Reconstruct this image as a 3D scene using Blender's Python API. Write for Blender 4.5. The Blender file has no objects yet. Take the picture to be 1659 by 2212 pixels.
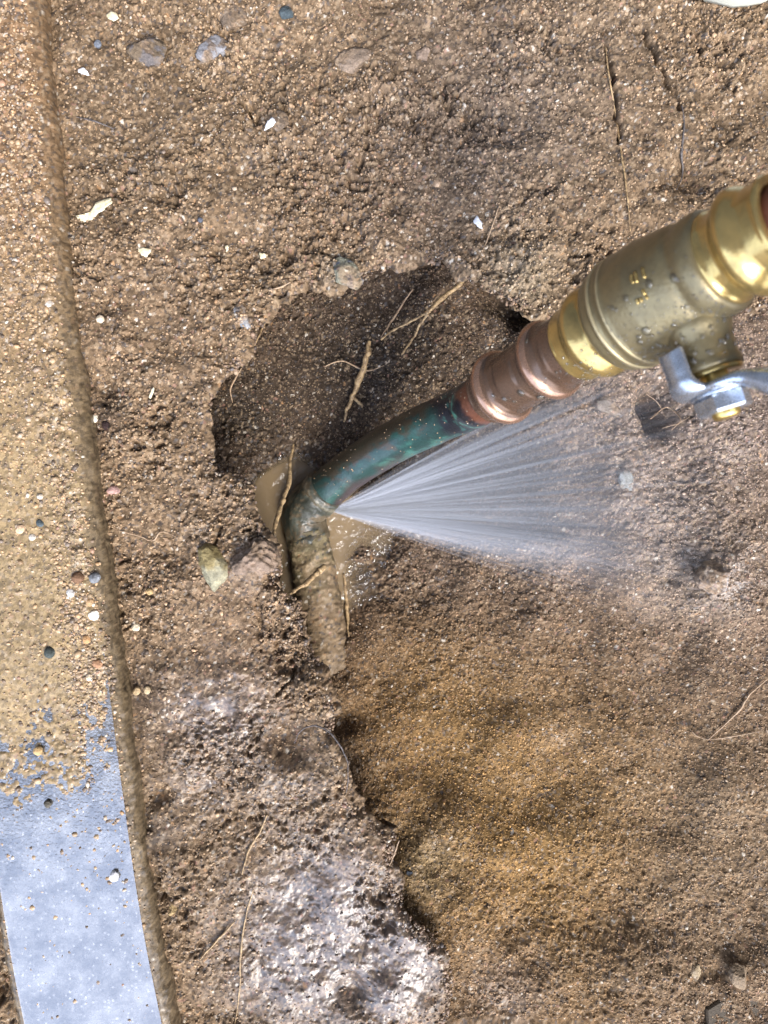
import bpy, math, random
import numpy as np
from mathutils import Vector
R = math.radians
sc = bpy.context.scene
rng = np.random.default_rng(11)
random.seed(5)

# ---------------------------------------------------------------- camera, sky, sun, exposure
H = 0.38                                   # the phone is held 38 cm above the ground, looking straight down
cam_d = bpy.data.cameras.new('camera'); cam = bpy.data.objects.new('camera', cam_d)
sc.collection.objects.link(cam); sc.camera = cam
cam.location = (0, 0, H); cam.rotation_euler = (0, 0, 0)
cam_d.sensor_fit = 'VERTICAL'; cam_d.sensor_height = 24; cam_d.sensor_width = 18
cam_d.lens = 24 * 1628 / 2212
cam_d.clip_start = 0.005; cam_d.clip_end = 50
cam_d.dof.use_dof = True; cam_d.dof.focus_distance = 0.385; cam_d.dof.aperture_fstop = 8.0
world = bpy.data.worlds.new('World'); sc.world = world; world.use_nodes = True
wn = world.node_tree; bg = wn.nodes['Background']
sky = wn.nodes.new('ShaderNodeTexSky'); sky.sky_type = 'NISHITA'; sky.sun_disc = False
SUN_EL, SUN_AZ = R(46), R(150)             # azimuth clockwise from +Y
sky.sun_elevation = SUN_EL; sky.sun_rotation = SUN_AZ
sky.air_density = 1.0; sky.dust_density = 3.0
# added sky mask: brightened towards -Y, darkened elsewhere to stand for eaves overhead
tcw = wn.nodes.new('ShaderNodeTexCoord'); sxw = wn.nodes.new('ShaderNodeSeparateXYZ'); wn.links.new(tcw.outputs['Generated'], sxw.inputs[0])
mrw = wn.nodes.new('ShaderNodeMapRange'); mrw.interpolation_type = 'SMOOTHSTEP'; wn.links.new(sxw.outputs[1], mrw.inputs[0])
for i_, v_ in enumerate((-.36, -.22, 1.0, .0)): mrw.inputs[i_ + 1].default_value = v_
hz = wn.nodes.new('ShaderNodeMix'); hz.data_type = 'RGBA'; hz.inputs[0].default_value = .45; hz.inputs[7].default_value = (6.8, 8.0, 11.2, 1)
wn.links.new(sky.outputs[0], hz.inputs[6])
dk_ = wn.nodes.new('ShaderNodeMix'); dk_.data_type = 'RGBA'; dk_.blend_type = 'MULTIPLY'; dk_.inputs[0].default_value = 1
cr_ = wn.nodes.new('ShaderNodeMix'); cr_.data_type = 'RGBA'; cr_.inputs[6].default_value = (.33, .30, .27, 1); cr_.inputs[7].default_value = (3.1, 3.1, 3.1, 1)
wn.links.new(mrw.outputs[0], cr_.inputs[0]); wn.links.new(hz.outputs[2], dk_.inputs[6]); wn.links.new(cr_.outputs[2], dk_.inputs[7])
wn.links.new(dk_.outputs[2], bg.inputs[0]); bg.inputs[1].default_value = 0.10
sl = bpy.data.lights.new('sun', 'SUN'); sl.energy = 2.2; sl.angle = R(20); sl.color = (1, .95, .87)
so = bpy.data.objects.new('sun', sl); sc.collection.objects.link(so)
sd_ = Vector((math.sin(SUN_AZ) * math.cos(SUN_EL), math.cos(SUN_AZ) * math.cos(SUN_EL), math.sin(SUN_EL)))
so.rotation_euler = sd_.to_track_quat('Z', 'Y').to_euler()
sc.view_settings.view_transform = 'Standard'; sc.view_settings.look = 'None'
sc.view_settings.exposure = 0.82; sc.view_settings.gamma = 1
sc.cycles.transparent_max_bounces = 48
sc.cycles.max_bounces = 8
sc.cycles.volume_step_rate = 1.0

# ---------------------------------------------------------------- helpers
F = 1628.0
def at(px, py, z):
    D = H - z
    return np.array([(px - 829.5) / F * D, -(py - 1106) / F * D, z])
def hsh(ix, iy, k):
    ix = ix.astype(np.int64).astype(np.uint64); iy = iy.astype(np.int64).astype(np.uint64)
    h = (ix * np.uint64(0x9E3779B1) ^ iy * np.uint64(0x85EBCA77) ^ np.uint64((k * 0xC2B2AE3D) & 0xffffffff)) & np.uint64(0xffffffff)
    h ^= h >> np.uint64(15); h = (h * np.uint64(0x2C1B3C6D)) & np.uint64(0xffffffff)
    h ^= h >> np.uint64(12); h = (h * np.uint64(0x297A2D39)) & np.uint64(0xffffffff)
    h ^= h >> np.uint64(15)
    return h.astype(np.float64) / 4294967296.0
def vnoise(x, y, s, k=0):
    """value noise in -1..1, feature size s"""
    x = np.asarray(x) / s + 1000; y = np.asarray(y) / s + 1000
    ix = np.floor(x); iy = np.floor(y); fx = x - ix; fy = y - iy
    fx = fx * fx * fx * (fx * (fx * 6 - 15) + 10); fy = fy * fy * fy * (fy * (fy * 6 - 15) + 10)
    a = hsh(ix, iy, k); b = hsh(ix + 1, iy, k); c = hsh(ix, iy + 1, k); d = hsh(ix + 1, iy + 1, k)
    return ((a * (1 - fx) + b * fx) * (1 - fy) + (c * (1 - fx) + d * fx) * fy) * 2 - 1
def fbm(x, y, s, o=4, k=0):
    r = 0; a = 1; t = 0
    for i in range(o):
        r = r + a * vnoise(x * math.cos(i) + y * math.sin(i), y * math.cos(i) - x * math.sin(i), s / 2 ** i, k + i); t += a; a *= .5
    return r / t * 1.5
def worley(x, y, s, k=0):
    """distance to the nearest feature point (in cells) and that cell's random number"""
    x = np.asarray(x) / s + 1000; y = np.asarray(y) / s + 1000
    ix = np.floor(x); iy = np.floor(y)
    best = np.full(x.shape, 9.0); rid = np.zeros(x.shape); rid2 = np.zeros(x.shape)
    for dx in (-1, 0, 1):
        for dy in (-1, 0, 1):
            cx = ix + dx; cy = iy + dy
            qx = cx + hsh(cx, cy, k); qy = cy + hsh(cx, cy, k + 1)
            d = (qx - x) ** 2 + (qy - y) ** 2
            m = d < best
            best = np.where(m, d, best)
            rid = np.where(m, hsh(cx, cy, k + 2), rid); rid2 = np.where(m, hsh(cx, cy, k + 3), rid2)
    return np.sqrt(best), rid, rid2
def sstep(a, b, x):
    t = np.clip((x - a) / (b - a), 0, 1); return t * t * (3 - 2 * t)
def blob(x, y, px, py, r, z=0.0, rx=None):
    """soft spot of radius r pixels about a place on the ground"""
    c = at(px, py, z); rr = r / F * (H - z); ry = rr
    if rx: rr = rx / F * (H - z)
    return np.exp(-(((x - c[0]) / rr) ** 2 + ((y - c[1]) / ry) ** 2))

def tag(o, label=None, cat=None, group=None, kind=None):
    if label: o['label'] = label
    if cat: o['category'] = cat
    if group: o['group'] = group
    if kind: o['kind'] = kind
    return o
def mesh_obj(name, V, faces, mats, parent=None, smooth=True, attrs=None, fm=None):
    """faces: int array (n,3) or (n,4), or list of lists"""
    me = bpy.data.meshes.new(name)
    V = np.asarray(V, dtype=np.float64)
    if isinstance(faces, np.ndarray):
        n, k = faces.shape
        me.vertices.add(len(V)); me.vertices.foreach_set('co', V.astype(np.float32).ravel())
        me.loops.add(n * k); me.loops.foreach_set('vertex_index', faces.astype(np.int32).ravel())
        me.polygons.add(n); me.polygons.foreach_set('loop_start', np.arange(0, n * k, k, dtype=np.int32))
        me.update(calc_edges=True)
    else:
        me.from_pydata([tuple(v) for v in V], [], faces)
    if smooth: me.polygons.foreach_set('use_smooth', np.ones(len(me.polygons), dtype=bool))
    for m in (mats if isinstance(mats, (list, tuple)) else [mats]): me.materials.append(m)
    if fm is not None: me.polygons.foreach_set('material_index', np.asarray(fm, dtype=np.int32))
    for an, arr in (attrs or {}).items():
        if arr.ndim == 2:
            a = me.color_attributes.new(an, 'FLOAT_COLOR', 'POINT')
            c = np.ones((len(V), 4), dtype=np.float32); c[:, :3] = arr; a.data.foreach_set('color', c.ravel())
        else:
            a = me.attributes.new(an, 'FLOAT', 'POINT'); a.data.foreach_set('value', arr.astype(np.float32))
    me.update()
    o = bpy.data.objects.new(name, me); sc.collection.objects.link(o)
    if parent: o.parent = parent; o.matrix_parent_inverse = parent.matrix_world.inverted()
    return o
def empty(name, loc):
    o = bpy.data.objects.new(name, None); sc.collection.objects.link(o); o.location = loc
    o.empty_display_size = .01
    bpy.context.view_layer.update()
    return o

# ---------------------------------------------------------------- materials
class N:
    def __init__(s, name):
        s.m = bpy.data.materials.new(name); s.m.use_nodes = True
        s.t = s.m.node_tree; s.b = s.t.nodes['Principled BSDF']; s.out = s.t.nodes['Material Output']
    def n(s, typ, **kw):
        nd = s.t.nodes.new(typ)
        for k, v in kw.items():
            if k.startswith('i_'): nd.inputs[k[2:].replace('_', ' ')].default_value = v
            else: setattr(nd, k, v)
        return nd
    def l(s, a, b): s.t.links.new(a, b)
    def obj(s): return s.n('ShaderNodeTexCoord').outputs['Object']
    def noise(s, scale, detail=4, rough=.6):
        t = s.n('ShaderNodeTexNoise'); t.inputs['Scale'].default_value = scale
        t.inputs['Detail'].default_value = detail; t.inputs['Roughness'].default_value = rough
        s.l(s.obj(), t.inputs['Vector']); return t.outputs[0]
    def ramp(s, src, stops):
        r = s.n('ShaderNodeValToRGB'); e = r.color_ramp.elements
        for i, (p, c) in enumerate(stops):
            el = e[i] if i < 2 else e.new(p)
            el.position = p; el.color = (*c, 1) if len(c) == 3 else c
        s.l(src, r.inputs[0]); return r.outputs[0]
    def bump(s, src, dist, strength=1, prev=None):
        b = s.n('ShaderNodeBump'); b.inputs['Distance'].default_value = dist; b.inputs['Strength'].default_value = strength
        s.l(src, b.inputs['Height'])
        if prev: s.l(prev, b.inputs['Normal'])
        return b.outputs[0]
    def map(s, src, a, b, c, d):
        m = s.n('ShaderNodeMapRange'); s.l(src, m.inputs[0])
        for i, v in enumerate((a, b, c, d)): m.inputs[i + 1].default_value = v
        return m.outputs[0]

def soil_mat(name):
    """colour comes from the 'albedo' attribute of the mesh, wetness from 'wet'"""
    k = N(name)
    a = k.n('ShaderNodeVertexColor', layer_name='albedo'); w = k.n('ShaderNodeAttribute', attribute_name='wet')
    nz = k.noise(1600, 4, .7)
    mx = k.n('ShaderNodeMix', data_type='RGBA', blend_type='MULTIPLY'); mx.inputs[0].default_value = 1
    k.l(a.outputs[0], mx.inputs[6])
    k.l(k.ramp(nz, [(.25, (.62, .60, .58)), (.5, (1, 1, 1)), (.75, (1.38, 1.40, 1.42))]), mx.inputs[7])
    k.l(mx.outputs[2], k.b.inputs['Base Color'])
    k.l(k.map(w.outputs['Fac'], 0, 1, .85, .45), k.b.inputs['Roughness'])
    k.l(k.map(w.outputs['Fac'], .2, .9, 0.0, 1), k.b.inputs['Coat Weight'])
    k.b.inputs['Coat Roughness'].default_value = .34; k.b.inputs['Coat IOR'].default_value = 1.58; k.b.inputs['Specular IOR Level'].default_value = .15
    k.l(k.bump(nz, .0005, .8), k.b.inputs['Normal'])
    b2 = k.bump(k.noise(700, 2, .5), .0003, .4)
    k.l(b2, k.b.inputs['Coat Normal'])
    return k.m
M_soil = soil_mat('wet_soil')

def metal(name, base, rough, dust=None, dust_amt=.0, rn=0.1, scale=220, bumpd=.0):
    k = N(name)
    nz = k.noise(scale, 5, .65); n2 = k.noise(scale * 6, 3, .6)
    c = tuple(base)
    k.b.inputs['Metallic'].default_value = 1
    mx = k.n('ShaderNodeMix', data_type='RGBA'); mx.inputs[6].default_value = (*c, 1); mx.inputs[7].default_value = (*[v * .62 for v in c], 1)
    k.l(k.map(nz, .4, .7, 0, 1), mx.inputs[0])
    last = mx.outputs[2]
    if dust:
        m2 = k.n('ShaderNodeMix', data_type='RGBA'); m2.inputs[7].default_value = (*dust, 1)
        k.l(last, m2.inputs[6]); f = k.map(k.noise(scale * .5, 4, .6), .3, .65, dust_amt * .55, dust_amt); k.l(f, m2.inputs[0]); last = m2.outputs[2]
        k.l(k.map(f, 0, 1, 1, .0), k.b.inputs['Metallic'])
    k.l(last, k.b.inputs['Base Color'])
    k.l(k.map(n2, .3, .7, max(.03, rough - rn), rough + rn), k.b.inputs['Roughness'])
    if bumpd: k.l(k.bump(n2, bumpd, .6), k.b.inputs['Normal'])
    return k.m
M_brass = metal('polished_brass', (.60, .44, .165), .21, (.16, .12, .05), .25, .06, 180, .00008)
M_cast = metal('cast_brass', (.29, .235, .12), .36, (.13, .11, .065), .5, .07, 130, .0002)
M_copper = metal('copper', (.21, .125, .08), .27, (.070, .050, .036), .6, .07, 160, .00003)
M_bead = metal('bead_brass', (.55, .45, .24), .36, (.30, .25, .15), .55, .07, 200, .0001)
M_cubead = metal('copper_bead', (.46, .28, .19), .24, (.20, .12, .08), .3, .06, 200, .00003)
M_steel = metal('zinc_steel', (.50, .56, .64), .26, (.35, .36, .36), .15, .1, 300, .00008)
M_stem = metal('brass_stem', (.80, .58, .20), .35, None, 0, .1)
M_oldcu = metal('dark_copper', (.36, .15, .10), .38, (.10, .06, .05), .5, .1, 120)

def attr_mat(name, rough=.45, metallic=.0, coat=0.0, cr=.12, bump=.0002, bscale=900, wetattr=False, spec=.5):
    k = N(name)
    a = k.n('ShaderNodeVertexColor', layer_name='albedo'); nz = k.noise(bscale, 4, .7)
    mx = k.n('ShaderNodeMix', data_type='RGBA', blend_type='MULTIPLY'); mx.inputs[0].default_value = 1
    k.l(a.outputs[0], mx.inputs[6]); k.l(k.ramp(nz, [(.3, (.7, .7, .7)), (.7, (1.3, 1.3, 1.3))]), mx.inputs[7])
    k.l(mx.outputs[2], k.b.inputs['Base Color'])
    k.b.inputs['Roughness'].default_value = rough; k.b.inputs['Metallic'].default_value = metallic
    k.b.inputs['Coat Weight'].default_value = coat; k.b.inputs['Coat Roughness'].default_value = cr
    if wetattr:
        w = k.n('ShaderNodeAttribute', attribute_name='wet'); k.l(k.map(w.outputs['Fac'], 0, 1, .05, .8), k.b.inputs['Coat Weight']); k.l(k.map(w.outputs['Fac'], 0, 1, .75, .4), k.b.inputs['Roughness'])
    k.l(k.bump(nz, bump, .8), k.b.inputs['Normal'])
    k.b.inputs['Specular IOR Level'].default_value = spec
    return k.m
M_patina = attr_mat('green_patina', .42, .25, .5, .2, .00025)
M_grain = attr_mat('sand_grain', .6, 0, .12, .2, .0001, 2500, True, .25)
M_grime = attr_mat('grimy_metal', .5, .1, .3, .2, .0004, 900)
M_stone = attr_mat('stone', .75, 0, .06, .3, .0012, 900, False, .2)
M_concrete = attr_mat('wet_concrete', .6, 0, .4, .14, .0003, 1400, False, .25)

def root_mat(name, c1, c2):
    k = N(name)
    k.l(k.ramp(k.noise(500, 4, .7), [(.35, c1), (.6, c2)]), k.b.inputs['Base Color'])
    k.b.inputs['Roughness'].default_value = .5
    k.l(k.bump(k.noise(1500, 3), .0003, .7), k.b.inputs['Normal'])
    return k.m
M_root = root_mat('root_bark', (.11, .065, .03), (.46, .32, .16))
M_rootthin = root_mat('rootlet', (.22, .14, .08), (.45, .32, .20))
M_rootdark = root_mat('dark_root', (.03, .025, .022), (.14, .12, .11))
M_leaf = root_mat('dry_leaf', (.50, .42, .24), (.78, .70, .48))
M_white = root_mat('white_petal', (.6, .6, .6), (.85, .85, .84))

def water_mat(name, ior, rough, body, alpha, bumpd, bscale):
    """a sheet of water: reflects by the given ior, the rest passes through or scatters off the silt in it"""
    k = N(name); t = k.t
    t.nodes.remove(k.b)
    nz = k.noise(bscale, 3, .5); bm = k.bump(nz, bumpd, 1)
    gl = k.n('ShaderNodeBsdfGlossy'); gl.inputs['Roughness'].default_value = rough; k.l(bm, gl.inputs['Normal'])
    di = k.n('ShaderNodeBsdfDiffuse'); di.inputs[0].default_value = (*body, 1)
    tr = k.n('ShaderNodeBsdfTransparent')
    mx = k.n('ShaderNodeMixShader'); mx.inputs[0].default_value = alpha; k.l(tr.outputs[0], mx.inputs[1]); k.l(di.outputs[0], mx.inputs[2])
    fr = k.n('ShaderNodeFresnel'); fr.inputs[0].default_value = ior; k.l(bm, fr.inputs['Normal'])
    m2 = k.n('ShaderNodeMixShader'); k.l(fr.outputs[0], m2.inputs[0]); k.l(mx.outputs[0], m2.inputs[1]); k.l(gl.outputs[0], m2.inputs[2])
    k.l(m2.outputs[0], k.out.inputs[0]); return k.m
M_puddle = water_mat('puddle_water', 2.8, .10, (.62, .62, .60), .10, .00012, 700)  # ior raised well above water's to strengthen the sky reflection
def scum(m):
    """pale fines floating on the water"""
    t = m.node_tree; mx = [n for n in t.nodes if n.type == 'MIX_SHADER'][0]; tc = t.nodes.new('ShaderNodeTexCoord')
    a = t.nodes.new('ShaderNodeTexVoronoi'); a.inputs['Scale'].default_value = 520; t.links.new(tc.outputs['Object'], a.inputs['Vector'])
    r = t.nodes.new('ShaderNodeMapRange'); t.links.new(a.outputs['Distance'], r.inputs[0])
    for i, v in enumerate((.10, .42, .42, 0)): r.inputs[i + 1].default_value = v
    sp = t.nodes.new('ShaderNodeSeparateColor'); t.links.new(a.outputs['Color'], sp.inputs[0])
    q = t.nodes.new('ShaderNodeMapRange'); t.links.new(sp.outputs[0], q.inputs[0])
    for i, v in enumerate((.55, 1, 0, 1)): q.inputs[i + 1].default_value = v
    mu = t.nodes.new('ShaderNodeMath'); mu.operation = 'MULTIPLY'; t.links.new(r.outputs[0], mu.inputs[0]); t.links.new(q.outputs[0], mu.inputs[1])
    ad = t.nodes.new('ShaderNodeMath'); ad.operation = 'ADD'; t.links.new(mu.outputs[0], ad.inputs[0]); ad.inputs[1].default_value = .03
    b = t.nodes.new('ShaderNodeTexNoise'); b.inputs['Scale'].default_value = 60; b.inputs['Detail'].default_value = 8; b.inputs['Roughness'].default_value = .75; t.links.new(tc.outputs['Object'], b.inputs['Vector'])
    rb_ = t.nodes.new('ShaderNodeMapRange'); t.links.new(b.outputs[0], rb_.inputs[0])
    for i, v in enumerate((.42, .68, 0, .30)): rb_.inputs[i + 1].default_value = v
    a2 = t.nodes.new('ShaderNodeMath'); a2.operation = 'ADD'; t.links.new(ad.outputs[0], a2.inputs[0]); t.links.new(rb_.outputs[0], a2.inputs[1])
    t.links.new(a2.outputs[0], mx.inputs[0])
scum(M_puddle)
M_pool = water_mat('muddy_water', 1.5, .04, (.235, .172, .10), .8, .0040, 150)
def murk(m):
    t = m.node_tree; mx = [n for n in t.nodes if n.type == 'MIX_SHADER'][0]; a = t.nodes.new('ShaderNodeAttribute'); a.attribute_name = 'murk'
    t.links.new(a.outputs['Fac'], mx.inputs[0])
murk(M_pool)
M_drop = water_mat('water_drop', 1.6, .03, (.6, .55, .4), .05, .0001, 200)

# ---------------------------------------------------------------- the ground: outlines and heights
KE = [(88, -400), (92, -60), (100, 60), (122, 260), (146, 520), (172, 760), (200, 960), (228, 1180), (258, 1400), (290, 1650), (322, 1880), (345, 2020), (372, 2150), (398, 2280), (470, 2600)]
KTOP = 0.010
KW = .0765
ke = np.array([at(x, y, KTOP * .3)[:2] for x, y in KE])
ky = ke[::-1, 1]; kx = ke[::-1, 0]
def kerb_x(y): return np.interp(y, ky, kx)          # x of the kerb's right foot

RIM = [(1000, 3600), (985, 2600), (965, 2300), (958, 2212), (975, 2130), (962, 2055), (925, 2015), (868, 1965), (858, 1900), (842, 1850), (850, 1800), (812, 1775), (765, 1735), (755, 1690), (745, 1640), (712, 1585),
       (722, 1530), (712, 1480), (690, 1440), (668, 1405), (650, 1350), (640, 1300), (612, 1285), (600, 1250), (598, 1180), (572, 1150), (548, 1100), (540, 1045), (500, 1025), (462, 1020), (455, 985), (446, 930), (450, 870), (470, 815), (520, 790), (545, 750), (552, 715), (575, 690), (610, 645), (650, 622), (700, 618), (735, 628), (780, 600), (840, 575), (900, 562), (960, 560), (1000, 585), (1040, 612), (1090, 640), (1140, 672), (1185, 690), (1260, 705), (1340, 720), (1450, 700), (1560, 690), (1760, 640), (2600, 560), (9000, 300)]
rim = np.array([at(x, y, -.002)[:2] for x, y in RIM])
def rim_dist(x, y):
    """signed distance to the rim (positive inside the hole) and nearest rim point"""
    best = np.full(x.shape, 1e9); qx = np.zeros(x.shape); qy = np.zeros(x.shape)
    for i in range(len(rim) - 1):
        a = rim[i]; e = rim[i + 1] - a; L = e @ e
        t = np.clip(((x - a[0]) * e[0] + (y - a[1]) * e[1]) / L, 0, 1)
        cx = a[0] + t * e[0]; cy = a[1] + t * e[1]; d = (x - cx) ** 2 + (y - cy) ** 2
        m = d < best; best = np.where(m, d, best); qx = np.where(m, cx, qx); qy = np.where(m, cy, qy)
    poly = list(map(tuple, rim)) + [(30., -30.)]
    ins = np.zeros(x.shape, dtype=bool); j = len(poly) - 1
    for i in range(len(poly)):
        xi, yi = poly[i]; xj, yj = poly[j]
        c = ((yi > y) != (yj > y)) & (x < (xj - xi) * (y - yi) / ((yj - yi) if yj != yi else 1e-12) + xi)
        ins ^= c; j = i
    return np.where(ins, 1, -1) * np.sqrt(best), qx, qy

BT = [(640, 1120, -.066), (700, 1120, -.064), (600, 1060, -.063), (590, 1180, -.064), (790, 1160, -.0600), (780, 1235, -.0590), (720, 1250, -.0615), (640, 1300, -.064), (690, 1380, -.062), (712, 1500, -.0420), (730, 1515, -.0410), (745, 1430, -.048), (740, 1540, -.050),
      (500, 950, -.0535), (545, 985, -.0550), (560, 800, -.0545), (640, 700, -.0555), (800, 850, -.052), (760, 980, -.0545), (850, 750, -.050), (950, 650, -.046), (850, 595, -.056), (700, 640, -.0560), (1000, 720, -.046), (1110, 660, -.060), (1050, 720, -.044), (1150, 760, -.034), (480, 900, -.0545), (480, 850, -.0545),
      (880, 1060, -.056), (900, 1230, -.055), (1050, 1100, -.049), (1060, 1260, -.046), (1200, 1000, -.035), (1200, 1200, -.036), (1260, 880, -.023), (1400, 800, -.012), (1400, 1000, -.018), (1420, 1200, -.020), (1600, 900, -.006), (1620, 1100, -.009), (1600, 1250, -.010), (1640, 700, -.003), (1500, 720, -.004), (1350, 760, -.010),
      (850, 1420, -.050), (900, 1600, -.041), (760, 1620, -.038), (1000, 1450, -.047), (1200, 1400, -.038), (1400, 1400, -.028), (1600, 1450, -.018), (1150, 1650, -.033), (1400, 1650, -.025), (1620, 1700, -.016), (850, 1750, -.030), (790, 1670, -.035), (905, 1920, -.016), (950, 1850, -.022), (1100, 1900, -.020), (1300, 1900, -.018), (1550, 1950, -.014), (1000, 2000, -.014), (1050, 2110, -.014), (1200, 2130, -.010), (1400, 2150, -.006), (1650, 2180, -.003),
      (1000, 2250, -.010), (1300, 2400, -.002), (1900, 2300, 0), (1900, 1500, -.003), (1900, 900, 0), (600, 1500, -.05), (500, 1200, -.05), (400, 900, -.05), (500, 600, -.05), (800, 480, -.05), (1000, 500, -.05), (700, 1900, -.04), (800, 2200, -.02)]
bt = np.array([at(*p) for p in BT])
def basin_smooth(x, y):
    s = np.zeros(x.shape); w = np.zeros(x.shape)
    for p in bt:
        ww = 1 / ((x - p[0]) ** 2 + (y - p[1]) ** 2 + .006 ** 2) ** 2
        s += ww * p[2]; w += ww
    z = s / w
    r = np.sqrt(x * x + y * y); f = sstep(.32, .6, r)
    return z * (1 - f) + (-.004) * f
def grainy(x, y, amt, k=0):
    """crumbs and grains of wet soil: height and random ids"""
    wx = x + fbm(x, y, .004, 2, k + 50) * .0006; wy = y + fbm(x, y, .004, 2, k + 60) * .0006
    d1, r1, c1 = worley(wx, wy, .0012, k + 1)
    d2, r2, c2 = worley(wx, wy, .0028, k + 11)
    d3, r3, c3 = worley(wx, wy, .0085, k + 21)
    n = fbm(x, y, .012, 4, k + 31)
    h = amt * (.00075 * (1 - d1 * d1 * 1.6) * (.3 + r1) + .0014 * np.maximum(0, 1 - d2 * d2 * 1.7) * (r2 - .15) + .0013 * np.maximum(0, 1 - d3 * d3 * 1.5) * np.maximum(0, r3 - .35)) + .0016 * n * (.4 + .6 * amt)
    pn = fbm(wx, wy, .0042, 3, k + 41) + .5 * fbm(x, y, .016, 2, k + 44)
    h = h - amt * (.0026 if k < 400 else .0011) * sstep(.42, .95, pn) + amt * .0008 * np.maximum(0, fbm(wx, wy, .0021, 2, k + 47))          # broken gaps between the crumbs
    return h, r1, c1, d1, r2
def crumb_amt(x, y):
    a = .75 + 1.0 * fbm(x, y, .040, 3, 90)
    for (px, py, r, v) in [(420, 520, 130, -.5), (900, 350, 150, .3), (640, 1950, 160, -.35), (480, 1500, 90, -.3), (600, 1600, 80, .4), (1200, 300, 200, .1), (1100, 480, 120, .25), (560, 1350, 90, .5), (700, 1940, 110, -.5), (850, 2090, 110, -.8), (640, 2090, 100, -.4), (480, 1530, 80, -.4), (480, 250, 60, -.5), (1170, 600, 120, .4)]:
        a = a + v * blob(x, y, px, py, r)
    return np.clip(a, .25, 1.7)
LUMPS = [(548, 1205, 52, .0045), (610, 1290, 26, .004), (470, 1100, 60, .0015), (690, 1500, 40, .006), (640, 1480, 36, .004), (610, 1600, 30, -.006), (640, 1630, 26, -.004), (700, 1660, 60, .004), (800, 1850, 70, .003), (470, 260, 60, .003), (540, 230, 16, -.006), (556, 250, 14, -.006), (600, 262, 24, .004), (970, 720, 10, 0),
         (760, 2140, 34, -.007), (840, 2150, 45, .004), (700, 560, 50, .003), (480, 640, 90, .0025), (360, 700, 60, -.002), (230, 840, 30, -.004), (345, 1720, 22, -.006), (335, 1760, 16, .004), (520, 520, 80, -.003), (700, 400, 90, -.003), (830, 470, 80, .003), (1130, 560, 80, .004), (1480, 370, 40, -.008), (1520, 400, 40, -.004), (1400, 330, 60, .002), (880, 1990, 40, .003), (1010, 250, 40, -.003), (1100, 130, 70, .002), (420, 1850, 80, .002), (400, 1620, 60, .002), (1230, 430, 90, .002), (300, 1000, 40, -.002)]
CRACKS = [[(1395, 60), (1415, 110), (1432, 150), (1448, 185), (1466, 208), (1474, 232)], [(518, 215), (535, 235), (556, 262)], [(1310, 90), (1330, 190), (1340, 300)], [(735, 395), (760, 402), (790, 408)], [(480, 1140), (462, 1180), (458, 1230)], [(640, 1440), (620, 1480), (596, 1500)]]
def polyd(x, y, pts):
    P = np.array([at(a, b, 0)[:2] for a, b in pts]); best = np.full(x.shape, 1e9)
    for i in range(len(P) - 1):
        a = P[i]; e = P[i + 1] - a; t = np.clip(((x - a[0]) * e[0] + (y - a[1]) * e[1]) / (e @ e), 0, 1)
        best = np.minimum(best, (x - a[0] - t * e[0]) ** 2 + (y - a[1] - t * e[1]) ** 2)
    return np.sqrt(best)
def crust_base(x, y):
    z = .0022 * fbm(x, y, .07, 3, 70) + .0026 * fbm(x, y, .022, 3, 75) - .001
    for px, py, r, hh in LUMPS: z = z + hh * blob(x, y, px, py, r)
    wx = x + .0012 * vnoise(x, y, .004, 5); wy = y + .0012 * vnoise(x, y, .004, 6)
    for c in CRACKS: z = z - .0055 * np.exp(-(polyd(wx, wy, c) / .0009) ** 2)
    dk = x - kerb_x(y)
    z = z - .0010 * np.exp(-(np.maximum(dk, 0) / .006) ** 2)       # settles a little along the kerb
    return np.where((dk < -.004) & (dk > -.0765), -.02, z)
def basin_base(x, y):
    z = basin_smooth(x, y) + .0010 * fbm(x, y, .035, 3, 170)
    for px, py, r, hh, zz in [(1412, 868, 30, -.034, -.016), (1428, 912, 26, -.026, -.016), (1150, 640, 40, -.01, -.05), (1080, 1830, 40, .004, -.03), (1560, 1700, 60, .004, -.02), (1100, 2000, 30, -.004, -.02), (1150, 2080, 26, -.004, -.012), (1560, 2110, 18, -.004, -.005), (1540, 1240, 60, .005, -.01), (1460, 1250, 20, -.003, -.01), (860, 690, 60, -.004, -.05), (1200, 1750, 60, .004, -.03), (960, 1700, 50, -.003, -.04), (1330, 1080, 30, .003, -.02)]:
        z = z + hh * blob(x, y, px, py, r, zz)
    return z

def vary(r, c, base, spread=1.0):
    """grain colours: mostly the soil's brown, some tan, ochre, pink, white, slate and black"""
    col = base * (0.50 + .95 * r[:, None])
    def put(lo, hi, rgb, f):
        m = ((c > lo) & (c <= hi))[:, None]; nonlocal col
        col = np.where(m, col * (1 - f) + np.array(rgb) * f, col)
    s = spread
    put(1 - .13 * s, 1, (.36, .265, .165), .55)
    put(1 - .14 * s, 1 - .13 * s, (.40, .23, .11), .6)
    put(1 - .15 * s, 1 - .14 * s, (.62, .56, .46), .75)
    put(1 - .165 * s, 1 - .15 * s, (.42, .34, .25), .7)
    put(1 - .175 * s, 1 - .165 * s, (.34, .19, .14), .5)
    put(0, .10 * s, (.045, .04, .038), .7)
    put(.10 * s, .13 * s, (.13, .13, .135), .5)
    return col

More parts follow.
